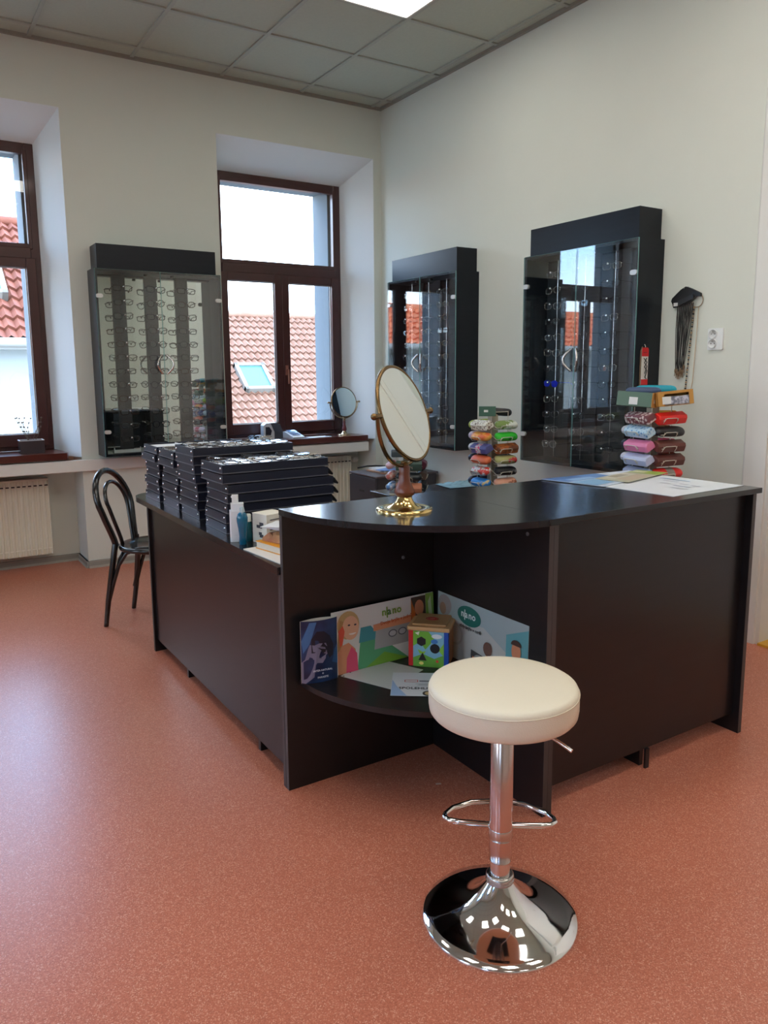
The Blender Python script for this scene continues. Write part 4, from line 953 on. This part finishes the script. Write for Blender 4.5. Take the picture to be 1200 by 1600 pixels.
for (p, rz, L, c, lb) in (((-.035, .03, RZ0+RP*8+.052), RAD(-30), .16, (60, 78, 112), 'slate blue case lying on top of the tall rack behind the turquoise one'),
                           ((.03, .02, RZ0+RP*8+.060), RAD(-38), .185, (16, 150, 170), 'bright turquoise case lying on top of the tall rack'),
                           ((.085, .055, RZ0+RP*8+.052), RAD(-38), .15, (136, 132, 124), 'grey case lying on top of the tall rack behind the turquoise one')):
    tag(link('spectacle_case', case_mesh('soft', L, pk(c, .5)), None, at(RL, RROT, p), (0, 0, RROT+rz)), lb, 'spectacle case', 'spectacle cases on the tall rack')

MC = [
 (3, 5, 'hard', .142, fab('confetti', (226, 220, 204), (120, 96, 80), 90, .52, .6), None, 'white speckled case at the top left of the colourful rack'),
 (3, 4, 'soft', .142, fab('orange', (238, 176, 76), (222, 104, 50), 34), None, 'yellow and orange patterned case on the colourful rack'),
 (3, 3, 'hard', .142, pk((84, 86, 140), .5), fab('pinkprint', (206, 200, 206), (214, 60, 100), 60), 'violet case with a pink printed middle on the colourful rack'),
 (3, 2, 'soft', .142, fab('coral', (228, 98, 58), (222, 112, 70), 20), None, 'coral orange rounded case on the colourful rack'),
 (3, 1, 'soft', .142, fab('comic', (206, 206, 200), (216, 70, 60), 40, .5, .56), None, 'white case with red blots on the colourful rack'),
 (3, 0, 'soft', .142, fab('sky', (40, 132, 206), (206, 180, 120), 26, .6, .68), None, 'bright blue case at the foot of the colourful rack'),
 (0, 5, 'soft', .142, fab('olive', (118, 140, 72), (214, 220, 210), 22, .48, .54), None, 'olive and white case at the top right of the colourful rack'),
 (0, 4, 'soft', .142, fab('green', (52, 190, 50), (30, 130, 34), 18, .6, .68), None, 'bright green rounded case on the colourful rack'),
 (0, 3, 'hard', .142, fab('rusty', (176, 96, 44), (110, 62, 36), 30), None, 'rust coloured patterned case on the colourful rack'),
 (0, 2, 'soft', .142, fab('khaki', (176, 172, 110), (196, 50, 58), 26, .56, .62), None, 'khaki case with red print on the colourful rack'),
 (0, 1, 'soft', .142, fab('ink', (22, 22, 26), (120, 120, 124), 24, .62, .68), None, 'black case with a small grey print on the colourful rack'),
 (0, 0, 'soft', .142, fab('peach', (226, 164, 136), (150, 90, 66), 26, .58, .64), None, 'peach case with brown print at the foot of the colourful rack'),
 (2, 5, 'soft', .142, pk((150, 164, 50), .5), None, 'lime green case whose end sticks out left at the top of the colourful rack'),
 (2, 4, 'soft', .142, pk((196, 180, 196), .5), None, 'pale lavender case whose end sticks out left behind the orange case'),
 (2, 3, 'soft', .142, pk((206, 204, 200), .5), None, 'white case whose end sticks out left behind the violet case'),
 (2, 2, 'soft', .142, pk((26, 30, 44), .5), None, 'dark navy case whose end sticks out left behind the coral case'),
 (2, 0, 'soft', .142, pk((40, 44, 70), .5), None, 'dark blue case whose end sticks out left behind the blue case'),
 (1, 4, 'soft', .142, pk((214, 212, 206), .5), None, 'white rounded case whose end sticks out right beside the green case'),
 (1, 2, 'soft', .142, pk((70, 60, 50), .5), None, 'dark olive case whose end sticks out right beside the khaki case'),
]
ML = (-.735, -2.285, TB); MROT = RAD(-2); MZ0 = .0535; MP = .0625
rack('short wire rack of colourful children\'s cases between the two right-wall cabinets', ML, MROT, 7, MP, MZ0, [(c[0], c[1]+1)+c[2:] for c in MC], 'colourful rack')
b = MB().box(-.045, .045, -.022, .022, -.026, .026); b.box(-.018, .004, -.0226, -.022, -.004, .008, 1)
single('gift_box', 'small dark green box with a white label on top of the colourful rack', 'box', b, [C((62, 96, 78), .5), C((222, 222, 214), .5)], at(ML, MROT, (-.075, -.045, MZ0+MP*7+.012)), RAD(-40))
tag(link('spectacle_case', case_mesh('soft', .15, pk((34, 34, 36), .45)), None, at(ML, MROT, (.03, -.005, MZ0+MP*7+.004)), (0, RAD(4), RAD(-38))), 'long black case lying on top of the colourful rack', 'spectacle case', 'spectacle cases on the colourful rack')

LC = [
 (0, 2, 'box', .15, pk((66, 86, 76), .5), None, 'dark green ribbed case facing front on the rack behind the big mirror'),
 (0, 1, 'soft', .15, pk((34, 40, 42), .4), None, 'black glossy case facing front on the rack behind the big mirror'),
 (0, 0, 'hard', .15, pk((222, 146, 112), .5), None, 'apricot case facing front on the rack behind the big mirror'),
 (1, 2, 'hard', .15, pk((84, 26, 48), .5), None, 'burgundy case sticking out right on the rack behind the big mirror'),
 (1, 1, 'hard', .15, pk((82, 66, 58), .5), None, 'taupe case sticking out right on the rack behind the big mirror'),
 (1, 0, 'hard', .15, pk((26, 32, 40), .5), None, 'charcoal case sticking out right on the rack behind the big mirror'),
 (3, 2, 'soft', .15, pk((220, 190, 200), .5), pk((190, 60, 90), .5), 'white and pink banded case sticking out left behind the big mirror'),
 (3, 1, 'soft', .15, fab('rosy', (222, 214, 206), (206, 120, 110), 40), None, 'white case with rosy print sticking out left behind the big mirror'),
 (3, 0, 'soft', .15, fab('bluish', (214, 222, 232), (96, 150, 210), 40), None, 'white case with blue print sticking out left behind the big mirror'),
]
LL = (-.955, -1.768, TB); LROT = RAD(-38)
rack('small wire case rack behind the large table mirror', LL, LROT, 3, .064, .045, LC, 'rack behind the mirror')
tag(link('spectacle_case', case_mesh('hard', .16, pk((48, 62, 66), .45)), None, at(LL, LROT, (-.01, -.03, .045+.064*3+.003)), (0, 0, LROT+RAD(8))), 'dark slate case lying on top of the rack behind the big mirror', 'spectacle case', 'spectacle cases on the rack behind the mirror')
# crinkled plastic bag on the low table
b = MB(); N_ = 14; vs_ = []
for i in range(N_):
    for j in range(N_):
        u_, w_ = i/(N_-1)-.5, j/(N_-1)-.5
        vs_.append((u_*.34, w_*.2, .003+.02*(1-max(abs(u_), abs(w_))*2)*(1+.6*sin(i*1.7+j)+.5*sin(j*2.1))))
b.add(vs_, [(i*N_+j, (i+1)*N_+j, (i+1)*N_+j+1, i*N_+j+1) for i in range(N_-1) for j in range(N_-1)], 0, True)
single('plastic_bag', 'pale blue crinkled plastic bag lying behind the counter', 'bag', b, C((150, 190, 206), .2, coat=.4), (-.47, -1.72, TB), RAD(-8))

# ------------------------------------------------------------------ drawer chest in the corner
t = thing('drawer_chest', 'low dark drawer chest with a lighter top below the corner window', 'chest', (-.30, -.62, 0))
zc1 = .588
part(t, 'carcass', MB().box(-.27, .26, -.20, .18, .03, zc1-.012), mat('anthracite', (52, 52, 58), .45))
part(t, 'top', MB().box(-.285, .27, -.212, .19, zc1-.012, zc1), C((92, 84, 84), .4), .002)
for k in range(2):
    d = part(t, 'drawer', MB().box(-.288, -.271, -.196, .176, .05+.265*k, .305+.265*k), mat('anthracite_front', (62, 61, 68), .42), .0015)
    part(d, 'handle_slot', MB().box(-.2895, -.288, -.035, .03, .19+.265*k, .205+.265*k), M_blackp)
part(t, 'plinth', MB().box(-.25, .25, -.17, .15, 0, .03), M_blackp)
for k, (c, dx, rz, w_, lb) in enumerate((((176, 132, 104), 0, 2, .30, 'tan-edged catalogue, lowest in the pile on the drawer chest'), ((222, 222, 222), .01, -4, .29, 'white catalogue lying on the tan one on the drawer chest'))):
    single('catalogue', lb, 'catalogue', MB().box(-w_/2, w_/2, -.13, .13, 0, .012), C(c, .5), (-.32+dx, -.63, zc1+.0005+.0125*k), RAD(rz), None, .001)
single('leaflet', 'blue leaflet with curled edge on the catalogue pile', 'leaflet', MB().box(-.08, .08, -.06, .06, 0, .004), C((110, 150, 214), .4), (-.40, -.70, zc1+.0262), RAD(25))
single('leaflet', 'white folded leaflet beside the blue one on the catalogue pile', 'leaflet', MB().prism([(-.09, .0), (0, .018), (.09, 0), (0, .012)], -.06, .06, 'y'), C((226, 224, 220), .5), (-.24, -.60, zc1+.0262), RAD(-30))
cb = MB().tube([(-.52, -.45, .675), (-.44, -.46, .685), (-.36, -.46, .682), (-.28, -.45, .672), (-.20, -.44, .674), (-.10, -.40, .66), (-.02, -.30, .62), (-.012, -.28, .3)], .006, 8)
o = thing('power_cable', 'thin black cable lying across the drawer chest', 'cable', (-.52, -.45, zc1))
cb.v = [(p[0]+.52, p[1]+.45, p[2]-zc1-.065) for p in cb.v]; part(o, 'cable', cb, M_blackp)

# ------------------------------------------------------------------ window sill things
ZS = .8205
t = thing('label_printer', 'grey and white label printer on the corner window sill', 'printer', (-.985, .10, ZS), RAD(-12))
b = MB(); pr = [(-.075, 0), (.075, 0), (.075, .06), (.055, .118), (.03, .13), (-.05, .13), (-.075, .11)]
part(t, 'housing', MB().prism(pr, -.06, .06, 'y'), C((200, 206, 214), .35), .006)
part(t, 'dark_front', MB().prism([(.0765, .006), (.0765, .058), (.058, .114), (.028, .1315), (-.02, .1315), (.01, .06), (.01, .006)], -.066, .066, 'y'), C((66, 76, 90), .3), .004)
part(t, 'side_window', MB().prism([(-.06, .03), (-.02, .03), (-.01, .07), (-.03, .1), (-.06, .1)], -.0625, -.0605, 'y'), C((40, 46, 60), .2))
t = thing('desk_calculator', 'white desk device with a small screen beside the label printer', 'calculator', (-.80, .085, ZS), RAD(8))
part(t, 'body', MB().prism([(-.075, 0), (.075, 0), (.075, .012), (.06, .018), (-.05, .05), (-.075, .05)], -.055, .055, 'x'), C((226, 230, 234), .4), .003, rot=RAD(180))
part(t, 'screen', MB().box(-.04, .04, .022, .062, .047, .049), C((120, 150, 190), .2), rot=(RAD(12), 0, 0))
k_ = MB()
for i in range(4):
    for j in range(3): k_.box(-.036+.02*i, -.022+.02*i, -.05+.02*j, -.037+.02*j, .027+.004*j, .032+.004*j)
part(t, 'keys', k_, C((130, 150, 190), .4))
for k, (x, y, rz, c, lb) in enumerate(((-1.14, .06, 10, (24, 22, 24), 'black folded eyeglasses on the sill left of the label printer'), (-1.09, .03, -25, (196, 190, 180), 'silver folded eyeglasses on the sill left of the label printer'), (-1.17, .0, 40, (40, 44, 60), 'dark blue folded eyeglasses at the front of the sill by the trays'))):
    o = link('eyeglasses', glasses_mesh('rect', c, .0026, True), None, (x, y, ZS+.021), (RAD(-12), 0, RAD(rz))); tag(o, lb, 'eyeglasses', 'eyeglasses on the sill')
single('eyeglass_pouch', 'pale blue cloth pouch under the glasses on the sill', 'pouch', MB().prism(rrect(-.07, .07, -.04, .04, .015), 0, .012), C((170, 190, 206), .6), (-1.10, .11, ZS), RAD(12), None, .005)
single('paper_sheet', 'white paper lying on the corner window sill', 'paper', MB().box(-.10, .10, -.05, .05, 0, .002), C((224, 224, 220), .6), (-.60, .04, ZS), RAD(3))
single('pen', 'dark pen on the sill beside the small mirror', 'pen', MB().tube([(-.06, 0, .005), (.05, .02, .005), (.06, .022, .005)], [.0045, .0045, .001], 8), M_blackp, (-.46, .06, ZS))
t = thing('glass_planter', 'small square smoked-glass planter with dry twigs on the left window sill', 'planter', (-2.74, .10, ZS))
part(t, 'pot', MB().box(-.075, .075, -.05, .05, 0, .003).box(-.075, -.072, -.05, .05, .003, .085).box(.072, .075, -.05, .05, .003, .085).box(-.072, .072, -.05, -.047, .003, .085).box(-.072, .072, .047, .05, .003, .085), C((70, 60, 62), .2))
part(t, 'rim', MB().box(-.077, .077, -.052, -.046, .085, .089).box(-.077, .077, .046, .052, .085, .089).box(-.077, -.071, -.046, .046, .085, .089).box(.071, .077, -.046, .046, .085, .089), C((210, 206, 204), .3))
part(t, 'gravel', MB().box(-.072, .072, -.047, .047, .003, .06), C((80, 66, 58), .9))
tw = MB(); random.seed(11)
for k in range(7):
    a = random.uniform(0, 6.28); p = [V((random.uniform(-.02, .02), random.uniform(-.02, .02), .055))]
    for q in range(6): a += random.uniform(-.9, .9); p.append(p[-1]+V((.014*cos(a), .012*sin(a), .030)))
    tw.tube(p, [.0022-.0002*i for i in range(7)], 5)
    for q in p[3:]: tw.ball(tuple(q), .005, 0, 6, 4)
part(t, 'twigs', tw, C((96, 84, 70), .8))

# ------------------------------------------------------------------ right wall small things
t = thing('wall_socket', 'white double power socket on the right wall', 'socket', (0, -3.12, 1.498), -pi/2)
part(t, 'plate', MB().prism(rrect(-.042, .042, -.053, .053, .006), -.009, 0, 'y'), C((228, 230, 228), .35), .002)
for z in (-.022, .025):
    Mx = Matrix.Translation((-.012, -.009, z)) @ Matrix.Rotation(pi/2, 4, 'X')
    s_ = part(t, 'outlet', MB().lathe([(.0235, 0), (.0235, .008), (.0205, .008), (.0195, .0012), (0, .001)], 28, 0, (0, 0, 0), Mx), C((220, 222, 220), .35))
    h = MB()
    for x in (-.0095, .0095): h.lathe([(.0028, .0011), (.0028, .0013)], 10, 0, (0, 0, 0), Mx @ Matrix.Translation((x, 0, 0)))
    part(s_, 'pin_hole', h, M_dark)
    part(s_, 'earth_pin', MB().lathe([(.0024, .001), (.0024, .012), (.0015, .014)], 10, 0, (0, 0, 0), Mx @ Matrix.Translation((0, .011, 0))), M_satin)
def wallY(y, z): return (0, y, z)
t = thing('cord_hanger', 'black hanger holding a bunch of black eyeglass cords on the right wall', 'cords', (-.012, -2.945, 1.735), -pi/2)
hg = MB().prism([(-.085, -.035), (-.08, -.02), (-.03, .02), (0, .034), (.03, .022), (.085, -.005), (.088, -.022), (.06, -.02), (.03, -.045), (-.03, -.065), (-.07, -.07), (-.075, -.05)], -.012, .004, 'y')
part(t, 'card', hg, M_blackp, .003)
part(t, 'folded_card', MB().prism([(-.06, -.045), (.05, -.008), (.055, -.03), (-.055, -.07)], -.022, -.0125, 'y'), C((38, 40, 44), .3), .002)
part(t, 'label', MB().box(-.06, -.035, -.0235, -.0225, -.062, -.045), C((214, 214, 210), .5))
part(t, 'nail', MB().tube([(0, .012, .02), (0, -.026, .024)], .003, 8), M_satin)
random.seed(3)
for k in range(9):
    x = -.045+.0115*k; xe = -.035+.006*k+random.uniform(-.006, .006); ze = -.37-random.uniform(0, .035); w_ = random.uniform(.004, .008)
    p = [(x, -.008, -.05), (x+(xe-x)*.4-w_, -.010, -.18), (xe-w_, -.008, ze+.06), (xe, -.010, ze), (xe+w_, -.012, ze+.06), (x+(xe-x)*.4+w_, -.014, -.18), (x+.005, -.013, -.05)]
    c = part(t, 'cord', MB().tube(p, .0021, 5), C((28, 25, 22), .5))
    part(c, 'cord_end', MB().ball((xe, -.010, ze-.004), (.007, .005, .013), 0, 8, 6).tube([(xe-.003, -.01, ze-.012), (xe-.005, -.01, ze-.032)], .002, 5).tube([(xe+.003, -.01, ze-.012), (xe+.005, -.01, ze-.032)], .002, 5), C((110, 86, 60), .4))
t = thing('chain_ring', 'metal ring with a long beaded eyeglass chain hanging beside the black cords', 'chain', (-.008, -3.005, 1.69), -pi/2)
part(t, 'ring', MB().tube([(.034*cos(2*pi*k/30), 0, .006+.034*sin(2*pi*k/30)) for k in range(30)], .0022, 6, True), C((176, 150, 120), .3, metal=.8))
part(t, 'nail', MB().tube([(.0, .008, .036), (0, -.014, .038)], .0025, 8), M_satin)
ch = MB(); c2 = MB()
for k in range(46):
    z = -.03-.0105*k; x = -.014-.0007*k
    ch.ball((x, -.003, z), .0042 if k % 3 else .0052, 0 if k % 2 else 1, 8, 5)
part(t, 'bead_strand', ch, [C((34, 28, 26), .3), C((170, 140, 100), .3)])
part(t, 'fine_chain', MB().tube([(.012, -.002, -.028), (.008, -.003, -.2), (.0, -.003, -.40), (-.02, -.003, -.52)], .0016, 5), C((196, 160, 116), .3, metal=.6))
t = thing('accessory_card', 'red and white hanging card with black eyeglass cords, on the side of the socket-side cabinet', 'card', (-.125, -2.7905, 1.268), 0)
part(t, 'card', MB().box(-.026, .026, -.001, .001, 0, .19), C((226, 224, 218), .5))
part(t, 'header', MB().prism([(-.027, .15), (.027, .15), (.027, .186), (.02, .196), (-.02, .196), (-.027, .186)], -.0022, -.0012, 'y'), C((212, 36, 40), .4), label='red header')
part(t, 'red_foot', MB().box(-.0265, .0265, -.0022, -.0012, .0, .03), C((212, 36, 40), .4))
part(t, 'header_print', MB().box(-.014, .012, -.0027, -.0023, .168, .172), C((120, 20, 24), .4))
sg = MB().tube([(-.012, -.004, .14), (.012, -.006, .12), (-.006, -.005, .095), (.014, -.006, .075), (.0, -.005, .04), (.012, -.005, .033)], .0024, 6).tube([(.01, -.004, .142), (-.008, -.006, .115), (.014, -.005, .10), (-.004, -.006, .06)], .0022, 6)
part(t, 'cord', sg, M_blackp)
part(t, 'hook', MB().tube([(0, 0, .19), (0, .0, .206), (.0, .0055, .212)], .0018, 6), M_satin)
part(t, 'stem', MB().tube([(-.032, .002, -.10), (-.032, .002, .18), (-.02, .002, .20)], .003, 6), C((120, 96, 70), .5))
single('paper_scrap', 'tiny white paper scrap on the floor under the quarter-round shelf', 'paper', MB().box(-.009, .009, -.004, .004, 0, .001), C((214, 190, 180), .8), (-2.09, -3.62, .0005), RAD(-25))
